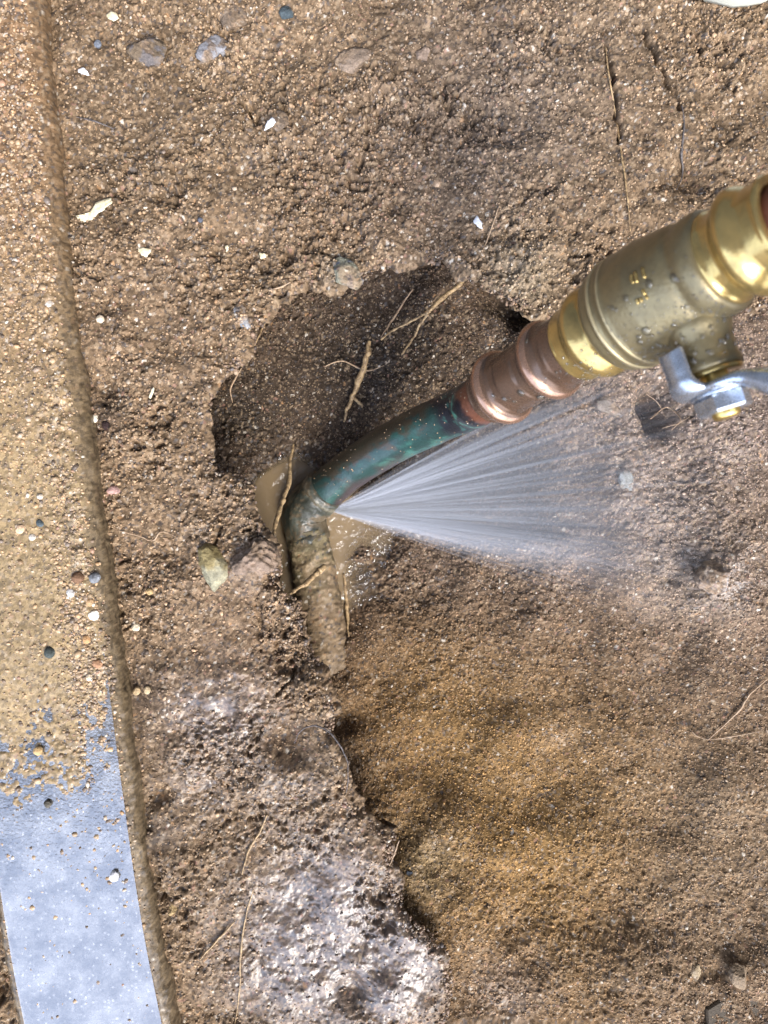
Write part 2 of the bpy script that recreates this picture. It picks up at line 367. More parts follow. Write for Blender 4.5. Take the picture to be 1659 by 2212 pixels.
def axis(lo, hi, step, far):
    a = np.arange(lo, hi + step / 2, step); g = [hi]; s = step
    while g[-1] < far: s *= 1.45; g.append(g[-1] + s)
    g2 = [lo]; s = step
    while g2[-1] > -far: s *= 1.45; g2.append(g2[-1] - s)
    return np.concatenate([np.array(g2[1:])[::-1], a, np.array(g[1:])])
def grid_faces(ny, nx):
    i = np.arange(ny * nx).reshape(ny, nx)
    return np.stack([i[:-1, :-1], i[:-1, 1:], i[1:, 1:], i[1:, :-1]], -1).reshape(-1, 4)

STEP = .00055
def crust_colour(x, y, r1, c1, d1, r2):
    base = np.tile(np.array([.255, .172, .100]), (len(x), 1))
    g = fbm(x, y, .06, 3, 200)[:, None]
    base = base * (1 + .16 * g)
    def tint(px, py, r, rgb, f, rx=None):
        nonlocal base
        b = (f * blob(x, y, px, py, r, rx=rx))[:, None]; base = base * (1 - b) + np.array(rgb) * b
    tint(1130, 590, 90, (.30, .24, .16), .8); tint(740, 585, 40, (.24, .22, .16), .5)
    tint(300, 300, 200, (.205, .138, .078), .7); tint(350, 700, 160, (.20, .132, .078), .6)
    tint(1100, 250, 260, (.245, .182, .13), .7); tint(530, 1350, 170, (.26, .172, .105), .5)
    tint(800, 400, 200, (.235, .16, .105), .5); tint(600, 1620, 60, (.09, .055, .03), .6)
    tint(720, 1950, 150, (.15, .108, .085), .75); tint(850, 2090, 120, (.14, .10, .08), .8); tint(640, 2090, 120, (.15, .108, .085), .7)
    tint(480, 1550, 120, (.17, .12, .09), .6); tint(220, 900, 50, (.09, .065, .05), .6); tint(290, 1500, 60, (.11, .085, .07), .5); tint(330, 1800, 40, (.08, .065, .055), .6)
    return vary(r1, c1, base * .66, .8) * (.80 + .35 * r2[:, None])
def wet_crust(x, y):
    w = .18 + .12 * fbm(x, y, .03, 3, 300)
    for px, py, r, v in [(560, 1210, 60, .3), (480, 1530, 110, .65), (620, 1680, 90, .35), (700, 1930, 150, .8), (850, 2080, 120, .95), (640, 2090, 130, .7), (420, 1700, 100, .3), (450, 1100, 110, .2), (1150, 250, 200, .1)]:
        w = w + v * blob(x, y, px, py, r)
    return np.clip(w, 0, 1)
def build_crust():
    X = axis(-.205, .205, STEP, 3.0); Y = axis(-.262, .262, STEP, 3.0)
    gx, gy = np.meshgrid(X, Y); x = gx.ravel(); y = gy.ravel()
    jx = x + .0028 * vnoise(x, y, .009, 40) + .0014 * vnoise(x, y, .0032, 41) + .0006 * vnoise(x, y, .0014, 43)
    jy = y + .0028 * vnoise(x, y, .009, 45) + .0014 * vnoise(x, y, .0032, 46) + .0006 * vnoise(x, y, .0014, 47)
    s, qx, qy = rim_dist(jx, jy)
    fine = (np.abs(x) < .23) & (np.abs(y) < .29)
    hd, r1, c1, d1, r2 = grainy(x, y, crumb_amt(x, y))
    z = crust_base(x, y) + np.where(fine, hd, 0)
    nx = (jx - qx) / np.maximum(np.abs(s), 1e-6) * np.sign(s); ny = (jy - qy) / np.maximum(np.abs(s), 1e-6) * np.sign(s)
    z = z - .0028 * np.exp(np.minimum(s, 0) / .0022)              # the edge rounds over
    ins = s > 0
    over = np.where(s < .003, .0011 * np.sin(np.pi * np.clip(s / .003, 0, 1)), -(s - .003) * 1.1)
    wob = .0012 * fbm(x, y, .006, 2, 48)
    xx = np.where(ins, x + nx * (over - s) + wob * sstep(0, .006, s), x)
    yy = np.where(ins, y + ny * (over - s) + wob * sstep(0, .006, s), y)
    z = np.where(ins, z - s * 1.1, z)
    col = crust_colour(x, y, r1, c1, d1, r2)
    f = grid_faces(len(Y), len(X))
    keep = (s[f].max(1) < .026) & (((x - kerb_x(y))[f].min(1) > -.012) | ((x - kerb_x(y))[f].max(1) < -KW + .004))
    f = f[keep]
    used = np.unique(f); mp = np.full(len(x), -1); mp[used] = np.arange(len(used)); f = mp[f]
    V = np.stack([xx, yy, z], 1)[used]
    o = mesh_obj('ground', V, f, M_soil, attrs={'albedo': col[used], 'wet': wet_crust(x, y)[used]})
    tag(o, kind='structure')
    return o
def basin_colour(x, y, r1, c1, d1, r2):
    base = np.tile(np.array([.170, .112, .070]), (len(x), 1))
    base = base * (1 + .16 * fbm(x, y, .05, 3, 210)[:, None])
    def tint(px, py, r, rgb, f, z, rx=None):
        nonlocal base
        b = (f * blob(x, y, px, py, r, z, rx))[:, None]; base = base * (1 - b) + np.array(rgb) * b
    tint(800, 780, 230, (.046, .033, .022), .97, -.05, 330); tint(520, 900, 110, (.048, .035, .023), .9, -.05); tint(1120, 680, 60, (.05, .045, .042), .7, -.05)  # dark hollow soil, painted darker still for the shade under the lip
    tint(1050, 1200, 200, (.15, .106, .074), .8, -.05, 260); tint(1450, 1000, 260, (.26, .195, .145), .9, -.015); tint(1500, 1250, 120, (.31, .24, .18), .6, -.01)
    tint(900, 1500, 160, (.20, .118, .048), .85, -.05); tint(1000, 1650, 160, (.26, .158, .066), .8, -.04); tint(1150, 1820, 360, (.315, .185, .066), .98, -.03); tint(1550, 1800, 220, (.26, .18, .105), .7, -.02)
    tint(920, 1850, 80, (.28, .21, .11), .6, -.03); tint(1100, 2130, 90, (.26, .18, .12), .6, -.012); tint(1450, 2080, 160, (.26, .18, .11), .6, -.008); tint(680, 1400, 60, (.10, .065, .04), .6, -.06)
    tint(1600, 900, 120, (.25, .19, .155), .6, -.01)
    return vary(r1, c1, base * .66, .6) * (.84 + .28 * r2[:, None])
def basin_detail(x, y):
    a = .55 + .5 * fbm(x, y, .04, 3, 190)
    for px, py, r, v in [(1450, 950, 220, .35), (1500, 1250, 120, .3), (1150, 1700, 260, -.3), (1300, 2150, 200, .1), (1600, 1950, 120, .15)]: a = a + v * blob(x, y, px, py, r, -.02)
    return grainy(x, y, np.clip(a, .25, 1.4), 400)
def build_basin():
    X = axis(-.130, .205, STEP, 3.0); Y = axis(-.262, .150, STEP, 3.0)
    gx, gy = np.meshgrid(X, Y); x = gx.ravel(); y = gy.ravel()
    fine = (x > -.15) & (x < .23) & (y > -.29) & (y < .17)
    hd, r1, c1, d1, r2 = basin_detail(x, y)
    z = basin_base(x, y) + np.where(fine, hd, 0)
    s, _, _ = rim_dist(x, y)
    z = np.where(s < -.012, np.minimum(z, -.022), z)              # always well below the overhanging crust
    wet = np.clip(.16 + .12 * fbm(x, y, .03, 3, 310) + .4 * blob(x, y, 1300, 1050, 200, -.03) + .4 * blob(x, y, 640, 1100, 120, -.06) + .3 * blob(x, y, 1080, 2150, 70, -.01) + .5 * blob(x, y, 1560, 1250, 60, -.01), 0, 1)
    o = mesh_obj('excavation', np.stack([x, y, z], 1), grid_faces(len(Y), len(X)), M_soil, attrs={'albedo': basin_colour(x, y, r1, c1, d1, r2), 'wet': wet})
    tag(o, kind='structure')
    return o
build_crust(); build_basin()
def arr(v): return np.array([float(v)])
def on_crust(px, py, lift=0.0, detail=True):
    z = 0.0
    for _ in range(6):
        p = at(px, py, z); xx, yy = arr(p[0]), arr(p[1])
        z = float(crust_base(xx, yy)[0]) + (float(grainy(xx, yy, crumb_amt(xx, yy))[0][0]) if detail else 0) + lift
    return at(px, py, z)
def on_basin(px, py, lift=0.0, detail=True):
    z = -.03
    for _ in range(9):
        p = at(px, py, z); xx, yy = arr(p[0]), arr(p[1])
        zn = float(basin_base(xx, yy)[0]) + (float(basin_detail(xx, yy)[0][0]) if detail else 0) + lift
        z = .4 * z + .6 * zn
    return at(px, py, z)

# ---------------------------------------------------------------- the kerb and the water on it
KW = .0765
def kerb_frame():
    ys = np.arange(.30, -.30, -.0006)
    cx = kerb_x(ys); tan = np.gradient(cx, ys)
    k = np.ones(41) / 41; pad = np.pad(tan, 20, mode='edge'); tan = np.convolve(pad, k, mode='valid')
    k2 = np.pad(cx, 20, mode='edge'); lin = np.convolve(k2, k, mode='valid'); cx = np.where((np.arange(len(cx)) > 25) & (np.arange(len(cx)) < len(cx) - 25), lin, cx)
    nrm = np.stack([np.ones_like(tan), -tan], 1); nrm /= np.linalg.norm(nrm, axis=1)[:, None]
    return ys, cx, nrm
kys, kcx, knrm = kerb_frame()
def kerb_relief(x, y):
    """height of the kerb's top face about its mean, sand and all"""
    sand = sstep(-.02, .20, y)                                     # sand lies thick at the far end
    d1, r1, c1 = worley(x, y, .0015, 601); d2, r2, c2 = worley(x, y, .004, 611)
    z = (.0002 + .0010 * sstep(-.17, -.1, y)) * (.4 * fbm(x, y, .02, 3, 620) + .7 * fbm(x, y * .5, .03, 2, 622))
    z = z + (.15 + .85 * sand) * (.0006 * np.maximum(0, 1 - d1 * d1 * 1.7) * r1 + .0008 * np.maximum(0, 1 - d2 * d2 * 2) * np.maximum(0, r2 - .55))
    px_ = 829.5 + x * F / (H - KTOP); py_ = 1106 - y * F / (H - KTOP)
    pb = np.interp(px_, [-60, 0, 60, 120, 165, 190, 215, 245, 280, 330], [1770, 1775, 1785, 1790, 1770, 1700, 1610, 1550, 1480, 1440])
    t = (pb - 25 - py_) / 230 + .30 * fbm(x + y * .5, y * .5, .007, 4, 623) + .42 * fbm(x, y, .0022, 2, 624)
    z = z + .00125 * sstep(-.25, 1.0, t) + .0006 * sstep(1, 3, t)
    dk = kerb_x(y) - x
    z = z + .0012 * np.exp(-((dk - .010) / .0035) ** 2) * (.2 + .8 * sstep(-.19, -.04, y)) * (1 + fbm(x, y, .004, 3, 630))
    z = z + .0005 * fbm(x, y, .0035, 2, 640) * sstep(-.17, -.08, y) * (.5 + fbm(x, y, .02, 2, 641))
    return z, r1, c1, d1, sand
def build_kerb():
    us = np.concatenate([np.arange(-.022, -.0005, .0009), np.linspace(0, .018, 34), np.arange(.0186, KW - .018, .0006), np.linspace(KW - .018, KW, 34), [KW + .012, KW + .022]])
    U, J = np.meshgrid(us, np.arange(len(kys))); U = U.ravel(); J = J.ravel()
    rb = .0068
    u = np.clip(U, 0, KW)
    x = kcx[J] - knrm[J, 0] * u; y = kys[J] - knrm[J, 1] * u
    e = np.minimum(u, KW - u)
    edge = np.where(e < rb, rb - np.sqrt(np.maximum(0, rb ** 2 - (rb - e) ** 2)), 0)
    drop = edge * .85 + np.where(U < 0, -U, 0) * 1.4 + np.where(U > KW, U - KW, 0) * 1.4
    rel, r1, c1, d1, sand = kerb_relief(x + drop, y)                 # the grit goes on down the face
    z = KTOP - drop + rel * sstep(.0, rb, e)
    gr = worley(x + drop, y, .0016, 661)[0]
    x = x + knrm[J, 0] * (.0008 * fbm(x + drop, y, .012, 3, 660) + .0005 * fbm(x + drop, y, .003, 3, 663) + .0005 * (1 - gr)) * (1 - sstep(0, rb, e))
    con = np.array([.265, .190, .096]) * (1 + .14 * fbm(x, y, .025, 3, 670)[:, None])
    sandc = np.array([.20, .120, .060])
    b = con * (1 - sand[:, None]) + sandc * sand[:, None]
    flat = vary(r1, c1, b, 1.0); cal = b * (.75 + .4 * r1[:, None])
    k = (.55 + .45 * sand)[:, None]
    col = cal * (1 - k) + flat * k
    eg = ((1 - sstep(rb * .4, rb * 1.15, e + .002 * fbm(x, y, .006, 3, 671))) * (1 - sand * .6) * .85)[:, None]
    col = col * (1 - eg) + np.array([.095, .068, .038]) * (.5 + 1.0 * r1[:, None]) * eg                # darker brown band along the worn arris
    o = mesh_obj('kerb', np.stack([x, y, z], 1), grid_faces(len(kys), len(us)), M_concrete, attrs={'albedo': col})
    tag(o, kind='structure')
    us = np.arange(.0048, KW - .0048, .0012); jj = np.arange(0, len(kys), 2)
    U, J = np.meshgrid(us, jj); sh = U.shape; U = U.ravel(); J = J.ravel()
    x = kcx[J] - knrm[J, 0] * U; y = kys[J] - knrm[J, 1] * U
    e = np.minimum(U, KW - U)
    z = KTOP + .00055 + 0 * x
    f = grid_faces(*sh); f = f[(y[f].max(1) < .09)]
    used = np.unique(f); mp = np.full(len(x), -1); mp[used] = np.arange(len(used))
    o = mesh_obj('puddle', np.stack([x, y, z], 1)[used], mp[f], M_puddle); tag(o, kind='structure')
build_kerb()

# ---------------------------------------------------------------- loose grains (nobody could count them)
t_ = (1 + 5 ** .5) / 2
ICO = np.array([(-1, t_, 0), (1, t_, 0), (-1, -t_, 0), (1, -t_, 0), (0, -1, t_), (0, 1, t_), (0, -1, -t_), (0, 1, -t_), (t_, 0, -1), (t_, 0, 1), (-t_, 0, -1), (-t_, 0, 1)]); ICO /= np.linalg.norm(ICO[0])
ICF = np.array([(0, 11, 5), (0, 5, 1), (0, 1, 7), (0, 7, 10), (0, 10, 11), (1, 5, 9), (5, 11, 4), (11, 10, 2), (10, 7, 6), (7, 1, 8), (3, 9, 4), (3, 4, 2), (3, 2, 6), (3, 6, 8), (3, 8, 9), (4, 9, 5), (2, 4, 11), (6, 2, 10), (8, 6, 7), (9, 8, 1)])
def rocks(P, rad, col, flat=.75):
    n = len(P)
    q = rng.normal(size=(n, 4)); q /= np.linalg.norm(q, axis=1)[:, None]
    w, a, b, c = q.T
    Rm = np.stack([np.stack([1 - 2 * (b * b + c * c), 2 * (a * b - c * w), 2 * (a * c + b * w)], -1), np.stack([2 * (a * b + c * w), 1 - 2 * (a * a + c * c), 2 * (b * c - a * w)], -1), np.stack([2 * (a * c - b * w), 2 * (b * c + a * w), 1 - 2 * (a * a + b * b)], -1)], 1)
    sc3 = np.stack([rng.uniform(.8, 1.35, n), rng.uniform(.7, 1.1, n), rng.uniform(.5, .95, n)], 1)
    base = ICO[None] * (1 + rng.uniform(-.18, .18, (n, 12, 1))) * sc3[:, None, :]
    V = np.einsum('nij,nkj->nki', Rm, base) * rad[:, None, None]
    V[:, :, 2] *= flat
    V += P[:, None, :]
    Fc = ICF[None] + (np.arange(n) * 12)[:, None, None]
    return V.reshape(-1, 3), Fc.reshape(-1, 3), np.repeat(col, 12, axis=0)
def grain_col(n, base, s=1.6):
    c = vary(rng.uniform(0, 1, n), rng.uniform(0, 1, n), np.tile(np.array(base), (n, 1)), s)
    return c
def scatter_ground():
    Vs, Fs, Cs = [], [], []; off = 0
    n = 110000
    x = rng.uniform(-.205, .205, n); y = rng.uniform(-.265, .265, n)
    s, _, _ = rim_dist(x, y); dk = x - kerb_x(y)
    m = (s < -.0015) & (dk > .0005); x = x[m]; y = y[m]
    am = crumb_amt(x, y); m = rng.uniform(0, 1, len(x)) < (.25 + .6 * am) * (1.15 - .85 * wet_crust(x, y)); x = x[m]; y = y[m]
    z = crust_base(x, y) + grainy(x, y, crumb_amt(x, y))[0]
    nn = len(x)
    rad = np.exp(rng.normal(math.log(.00044), .42, nn)).clip(.00024, .0016)
    hd, r1, c1, d1, r2 = grainy(x, y, crumb_amt(x, y))
    base = crust_colour(x, y, r1 * 0 + .5, r1 * 0 + .5, r1 * 0, r2) / .66
    col = vary(rng.uniform(0, 1, nn), rng.uniform(0, 1, nn), base * 1.35, 1.6)
    V, Fc, C = rocks(np.stack([x, y, z + rad * .15], 1), rad, col, .9); Vs.append(V); Fs.append(Fc + off); Cs.append(C); off += len(V)
    n = 105000
    x = rng.uniform(-.12, .205, n); y = rng.uniform(-.262, .15, n)
    s, _, _ = rim_dist(x, y); m = s > -.012; x = x[m]; y = y[m]
    hd, r1, c1, d1, r2 = basin_detail(x, y); z = basin_base(x, y) + hd
    m = z > -.0565; x = x[m]; y = y[m]; z = z[m]; r2 = r2[m]; nn = len(x)
    rad = np.exp(rng.normal(math.log(.00037), .32, nn)).clip(.00022, .0011)
    base = basin_colour(x, y, r2 * 0 + .5, r2 * 0 + .5, r2 * 0, r2) / .66
    col = vary(rng.uniform(0, 1, nn), rng.uniform(0, 1, nn), base * 1.4, 1.2)
    V, Fc, C = rocks(np.stack([x, y, z + rad * .15], 1), rad, col, .9); Vs.append(V); Fs.append(Fc + off); Cs.append(C); off += len(V)
    # crumbs stuck along the broken rim
    seg = np.diff(rim, axis=0); L = np.linalg.norm(seg, axis=1); ok = (np.abs(rim[:-1, 0]) < .22) & (np.abs(rim[:-1, 1]) < .28) | (np.abs(rim[1:, 0]) < .22) & (np.abs(rim[1:, 1]) < .28)
    n = 5200; w = L * ok; w /= w.sum(); i = rng.choice(len(L), n, p=w); t = rng.uniform(0, 1, n)[:, None]
    p = rim[:-1][i] + seg[i] * t
    nrm = np.stack([-seg[i][:, 1], seg[i][:, 0]], 1) / L[i][:, None]
    o_ = rng.uniform(-.0045, .0012, n)
    s1, _, _ = rim_dist(*(p + nrm * .001).T); sg = np.sign(s1)
    p = p + nrm * (o_ * sg)[:, None]
    z = crust_base(p[:, 0], p[:, 1]) - .0015 + .001 * rng.normal(size=n) - np.maximum(0, o_ + .002) * .8
    m = (np.abs(p[:, 0]) < .2) & (np.abs(p[:, 1]) < .26); p = p[m]; z = z[m]; nn = len(p)
    rad = np.exp(rng.normal(math.log(.0007), .35, nn)).clip(.0003, .0018)
    col = grain_col(nn, (.20, .135, .09), 1.5)
    V, Fc, C = rocks(np.stack([p[:, 0], p[:, 1], z], 1), rad, col, .9); Vs.append(V); Fs.append(Fc + off); Cs.append(C); off += len(V)
    # specks stuck to the pipe
    n = 420; k = rng.integers(0, len(pipe_path) - 2, n); pp, T_, U_, W_ = frames(pipe_path); a = rng.uniform(0, 2 * np.pi, n)
    nr = np.cos(a)[:, None] * U_[k] + np.sin(a)[:, None] * W_[k]; up_ = nr[:, 2] > .15; nr = nr[up_]; k = k[up_]; nn = len(k)
    V, Fc, C = rocks(pp[k] + nr * RP, rng.uniform(.00016, .0005, nn), vary(rng.uniform(0, 1, nn), rng.uniform(0, 1, nn), np.tile(np.array([.30, .20, .11]), (nn, 1)), 2.5)); Vs.append(V); Fs.append(Fc + off); Cs.append(C); off += len(V)
    o = mesh_obj('sand_grains', np.vstack(Vs), np.vstack(Fs), M_grain, smooth=False, attrs={'albedo': np.vstack(Cs), 'wet': np.clip(wet_crust(np.vstack(Vs)[:, 0], np.vstack(Vs)[:, 1]), 0, 1)})
    tag(o, 'loose wet sand grains and crumbs strewn over the dug soil', 'sand', kind='stuff')
    # sand on the kerb
    n = 19000
    y = rng.uniform(-.262, .262, n); u = rng.uniform(.004, KW - .003, n)
    keep = rng.uniform(0, 1, n) < (.26 + .86 * sstep(-.10, .2, y)); y = y[keep]; u = u[keep]
    n2 = 3400; yc = np.clip(rng.normal(-.075, .055, n2), -.24, .08); uc = np.abs(rng.normal(.012, .0065, n2)) + .002
    y = np.concatenate([y, yc]); u = np.concatenate([u, uc])
    j = np.clip(((.30 - y) / .0006).astype(int), 0, len(kys) - 1)
    x = kcx[j] - knrm[j, 0] * u; y = kys[j] - knrm[j, 1] * u
    e = np.minimum(u, KW - u); rb = .0068; edge = np.where(e < rb, rb - np.sqrt(np.maximum(0, rb ** 2 - (rb - e) ** 2)), 0)
    rel, *_r = kerb_relief(x, y); z = KTOP - edge * .85 + rel * sstep(0, rb, e)
    m = x > -.215; x = x[m]; y = y[m]; z = z[m]; nn = len(x)
    rad = np.exp(rng.normal(math.log(.00056), .46, nn)).clip(.0003, .0021)
    col = vary(rng.uniform(0, 1, nn), rng.uniform(0, 1, nn), np.tile(np.array([.36, .235, .125]), (nn, 1)), 2.6)
    V, Fc, C = rocks(np.stack([x, y, z - rad * .1], 1), rad, col)
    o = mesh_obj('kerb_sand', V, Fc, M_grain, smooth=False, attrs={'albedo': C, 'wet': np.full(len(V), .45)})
    tag(o, 'orange brown sand grains lying on the concrete kerb', 'sand', kind='stuff')

# ---------------------------------------------------------------- water in the hole
def build_pool():
    zw = -.0576
    X = np.arange(-.11, .02, .001); Y = np.arange(-.10, .035, .001); gx, gy = np.meshgrid(X, Y); x = gx.ravel(); y = gy.ravel()
    f = grid_faces(len(Y), len(X)); g = basin_base(x, y)
    f = f[(g[f].min(1) < zw + .003)]
    used = np.unique(f); mp = np.full(len(x), -1); mp[used] = np.arange(len(used))
    z = zw + .00035 * fbm(x, y, .014, 3, 700)
    o = mesh_obj('water', np.stack([x, y, z], 1)[used], mp[f], M_pool, attrs={'murk': .92 * sstep(-.0006, .0042, (zw - g))[used]}); tag(o, kind='structure')
build_pool()

# ---------------------------------------------------------------- the pipe, coupling and valve
P1 = np.array([.052, .0545, .05]); d = np.array([.49003, .22668, .84172])
s_ = np.array([.0095, -.0335, 0]); s_[2] = -(s_[0] * d[0] + s_[1] * d[1]) / d[2]; s_ /= np.linalg.norm(s_)
w_ = np.cross(d, s_)
def frames(P):
    P = np.array(P); T = np.gradient(P, axis=0); T /= np.linalg.norm(T, axis=1)[:, None]
    u = np.cross(T[0], (0, 0, 1.)); u /= np.linalg.norm(u); U = [u]
    for i in range(1, len(P)):
        u = U[-1] - T[i] * (U[-1] @ T[i]); U.append(u / np.linalg.norm(u))
    U = np.array(U); return P, T, U, np.cross(T, U)
def catmull(pts, n=12):
    P = np.array(pts, float); P = np.vstack([2 * P[0] - P[1], P, 2 * P[-1] - P[-2]]); out = []
    for i in range(1, len(P) - 2):
        for t in np.linspace(0, 1, n, endpoint=False):
            a, b, c, e = P[i - 1], P[i], P[i + 1], P[i + 2]
            out.append(.5 * ((2 * b) + (-a + c) * t + (2 * a - 5 * b + 4 * c - e) * t * t + (-a + 3 * b - 3 * c + e) * t ** 3))
    out.append(P[-2]); return np.array(out)
def tube(P, r, seg=48, cap=True, disp=None):
    """P path (n,3), r scalar / (n,) ; disp(i,phi)->extra radius"""
    P, T, U, W = frames(P); n = len(P); r = np.broadcast_to(np.asarray(r, float), (n,))
    ph = np.linspace(0, 2 * np.pi, seg, endpoint=False)
    rr = r[:, None] + (disp(np.arange(n)[:, None], ph[None]) if disp else 0) + 0 * ph[None]
    V = P[:, None] + rr[..., None] * (np.cos(ph)[None, :, None] * U[:, None] + np.sin(ph)[None, :, None] * W[:, None])
    i = np.arange(n * seg).reshape(n, seg); j = np.roll(i, -1, 1)
    f = np.stack([i[:-1], j[:-1], j[1:], i[1:]], -1).reshape(-1, 4)
    V = V.reshape(-1, 3)
    if cap:
        V = np.vstack([V, P[0], P[-1]]); a, b = len(V) - 2, len(V) - 1
        f = np.vstack([f, np.stack([j[0], i[0], i[0] * 0 + a, i[0] * 0 + a], -1)[:, :4], np.stack([i[-1], j[-1], i[0] * 0 + b, i[0] * 0 + b], -1)])
        fl = [list(q[:3]) if q[2] == q[3] else list(q) for q in f.tolist()]
        return V, fl, (np.repeat(np.arange(n), seg), np.tile(ph, n))
    return V, f, (np.repeat(np.arange(n), seg), np.tile(ph, n))
def lathe(name, prof, mat, parent, O=P1, A=d, E1=s_, seg=120, hexa=None, step=.0006, label=None):
    """solid of revolution about O + t*A. prof: (t mm, r mm). hexa: list of (t0,t1,depth mm) pressed flats"""
    pr = np.array(prof, float) / 1000
    ts, rs = [pr[0, 0]], [pr[0, 1]]
    for a, b in zip(pr[:-1], pr[1:]):
        L = np.hypot(*(b - a)); k = max(1, int(L / step))
        for q in range(1, k + 1): ts.append(a[0] + (b[0] - a[0]) * q / k); rs.append(a[1] + (b[1] - a[1]) * q / k)
    ts = np.array(ts); rs = np.array(rs)
    # soften corners
    for _ in range(2):
        t2 = ts.copy(); r2 = rs.copy(); t2[1:-1] = (ts[:-2] + 2 * ts[1:-1] + ts[2:]) / 4; r2[1:-1] = (rs[:-2] + 2 * rs[1:-1] + rs[2:]) / 4; ts, rs = t2, r2
    ph = np.linspace(0, 2 * np.pi, seg, endpoint=False)
    rr = rs[:, None] + 0 * ph[None]
    for (a, b, dep) in (hexa or []):
        m = sstep(a / 1000 - .0006, a / 1000 + .0006, ts) * (1 - sstep(b / 1000 - .0006, b / 1000 + .0006, ts))
        q = (ph % (np.pi / 3)) - np.pi / 6; hx = np.clip((np.cos(np.pi / 6) / np.cos(q) - np.cos(np.pi / 6)) / (1 - np.cos(np.pi / 6)), 0, 1)
        rr = rr - m[:, None] * dep / 1000 * (1 - hx)[None]
    E2 = np.cross(A, E1)
    V = O + ts[:, None, None] * A + rr[..., None] * (np.cos(ph)[None, :, None] * E1 + np.sin(ph)[None, :, None] * E2)
    n = len(ts); i = np.arange(n * seg).reshape(n, seg); j = np.roll(i, -1, 1)
    f = np.stack([i[:-1], i[1:], j[1:], j[:-1]], -1).reshape(-1, 4)
    V = V.reshape(-1, 3); fl = f.tolist()
    fl.append(i[0].tolist()); fl.append(i[-1][::-1].tolist())
    o = mesh_obj(name, V, fl, mat, parent)
    if label: o['label'] = label
    return o
def prof_r(prof, t):
    pr = np.array(prof, float); return np.interp(t * 1000, pr[:, 0], pr[:, 1]) / 1000
def on_lathe(px, py, prof, t0, t1):
    """where the sight line through a place on the photo meets the turned surface"""
    v = np.array([(px - 829.5) / F, -(py - 1106) / F, -1.]); o = np.array([0, 0, H])
    for k in np.arange(.15, .42, .00015):
        p = o + v * k; t = (p - P1) @ d
        if t0 < t < t1:
            q = p - P1 - t * d
            if np.linalg.norm(q) <= prof_r(prof, t): return p, q / np.linalg.norm(q), t
    return None

pipe_path = [at(690, 1070, -.0455), at(770, 1005, -.0330), at(880, 940, -.0125), at(1000, 885, .018)]
pipe_path = catmull(pipe_path + [P1 - d * .018, P1 - d * .004], 26)
root_pipe = empty('water_pipe', tuple(at(655, 1110, -.05)))
tag(root_pipe, 'green tarnished copper water pipe spraying a leak, with brass shut-off valve', 'pipe')
RP = .0112
def build_tube():
    V, f, (ii, ph) = tube(pipe_path, RP, 72, True, lambda i, p: .00012 * np.sin(i * .35 + 3 * np.sin(p)) * 0 + .00018 * fbm(i * .0006 + 0 * p, np.cos(p) * .003 + np.sin(p) * .004, .004, 3, 800))
    n = len(V) - 2; P = V[:n]
    L = np.concatenate([[0], np.cumsum(np.linalg.norm(np.diff(pipe_path, axis=0), axis=1))]); s = L[ii]; T = L[-1]
    ctr = pipe_path[ii]; nr = P - ctr; nr /= np.linalg.norm(nr, axis=1)[:, None]
    side = nr[:, 0] * .5 - nr[:, 1] * .86                                # + on the lower right flank
    a = fbm(s, ph * RP, .012, 4, 810); b = fbm(s * .5, ph * RP, .005, 4, 820); c = fbm(s, ph * RP * 1.5, .003, 3, 830)
    col = np.tile(np.array([.018, .070, .062]), (n, 1))
    def mix(mask, rgb):
        nonlocal col
        mask = np.clip(mask, 0, 1)[:, None]; col = col * (1 - mask) + np.array(rgb) * mask
    mix(sstep(-.1, .5, b) * .5, (.03, .14, .11))
    mix(sstep(-.15, .30, -side + .45 * a + .5 * c - .05) * sstep(0, .02, s) * (1 - sstep(T - .052, T - .042, s)) * .75, (.075, .052, .024))     # dirt along the upper flank
    mix(sstep(.1, .5, side + .5 * b - .35) * sstep(.030, .05, s) * (1 - sstep(T - .040, T - .030, s)) * .75 * sstep(-.2, .3, c + b), (.06, .24, .19))            # turquoise bloom
    mix(sstep(.55, .95, side + .3 * a) * (1 - sstep(.05, .075, s)) * .7, (.08, .04, .042))                                         # bare purple-brown copper by the leak
    q = sstep(T - .050, T - .040, s + .006 * a); mix(q, (.012, .016, .024))
    mix(q * sstep(.7, .95, c + .6 * b) * .7, (.05, .22, .18))
    mix(q * sstep(.2, .6, a * .8 + c * .4) * .5, (.10, .035, .03))
    e = sstep(T - .0145, T - .0115, s + .0022 * b + .001 * c); mix(e, (.17, .075, .04))
    mix(sstep(.45, .8, np.exp(-((s - (T - .0185 + .003 * a)) / .0018) ** 2) * (.75 + .9 * c)) * .9, (.12, .42, .31))
    col = np.vstack([col, col[:2]]) * np.array([.75, .62, .60])
    return mesh_obj('copper_tube', V, f, M_patina, root_pipe, attrs={'albedo': col})
scatter_ground()
ct = build_tube(); ct['label'] = 'dark green and navy tarnished copper tube with turquoise bloom'

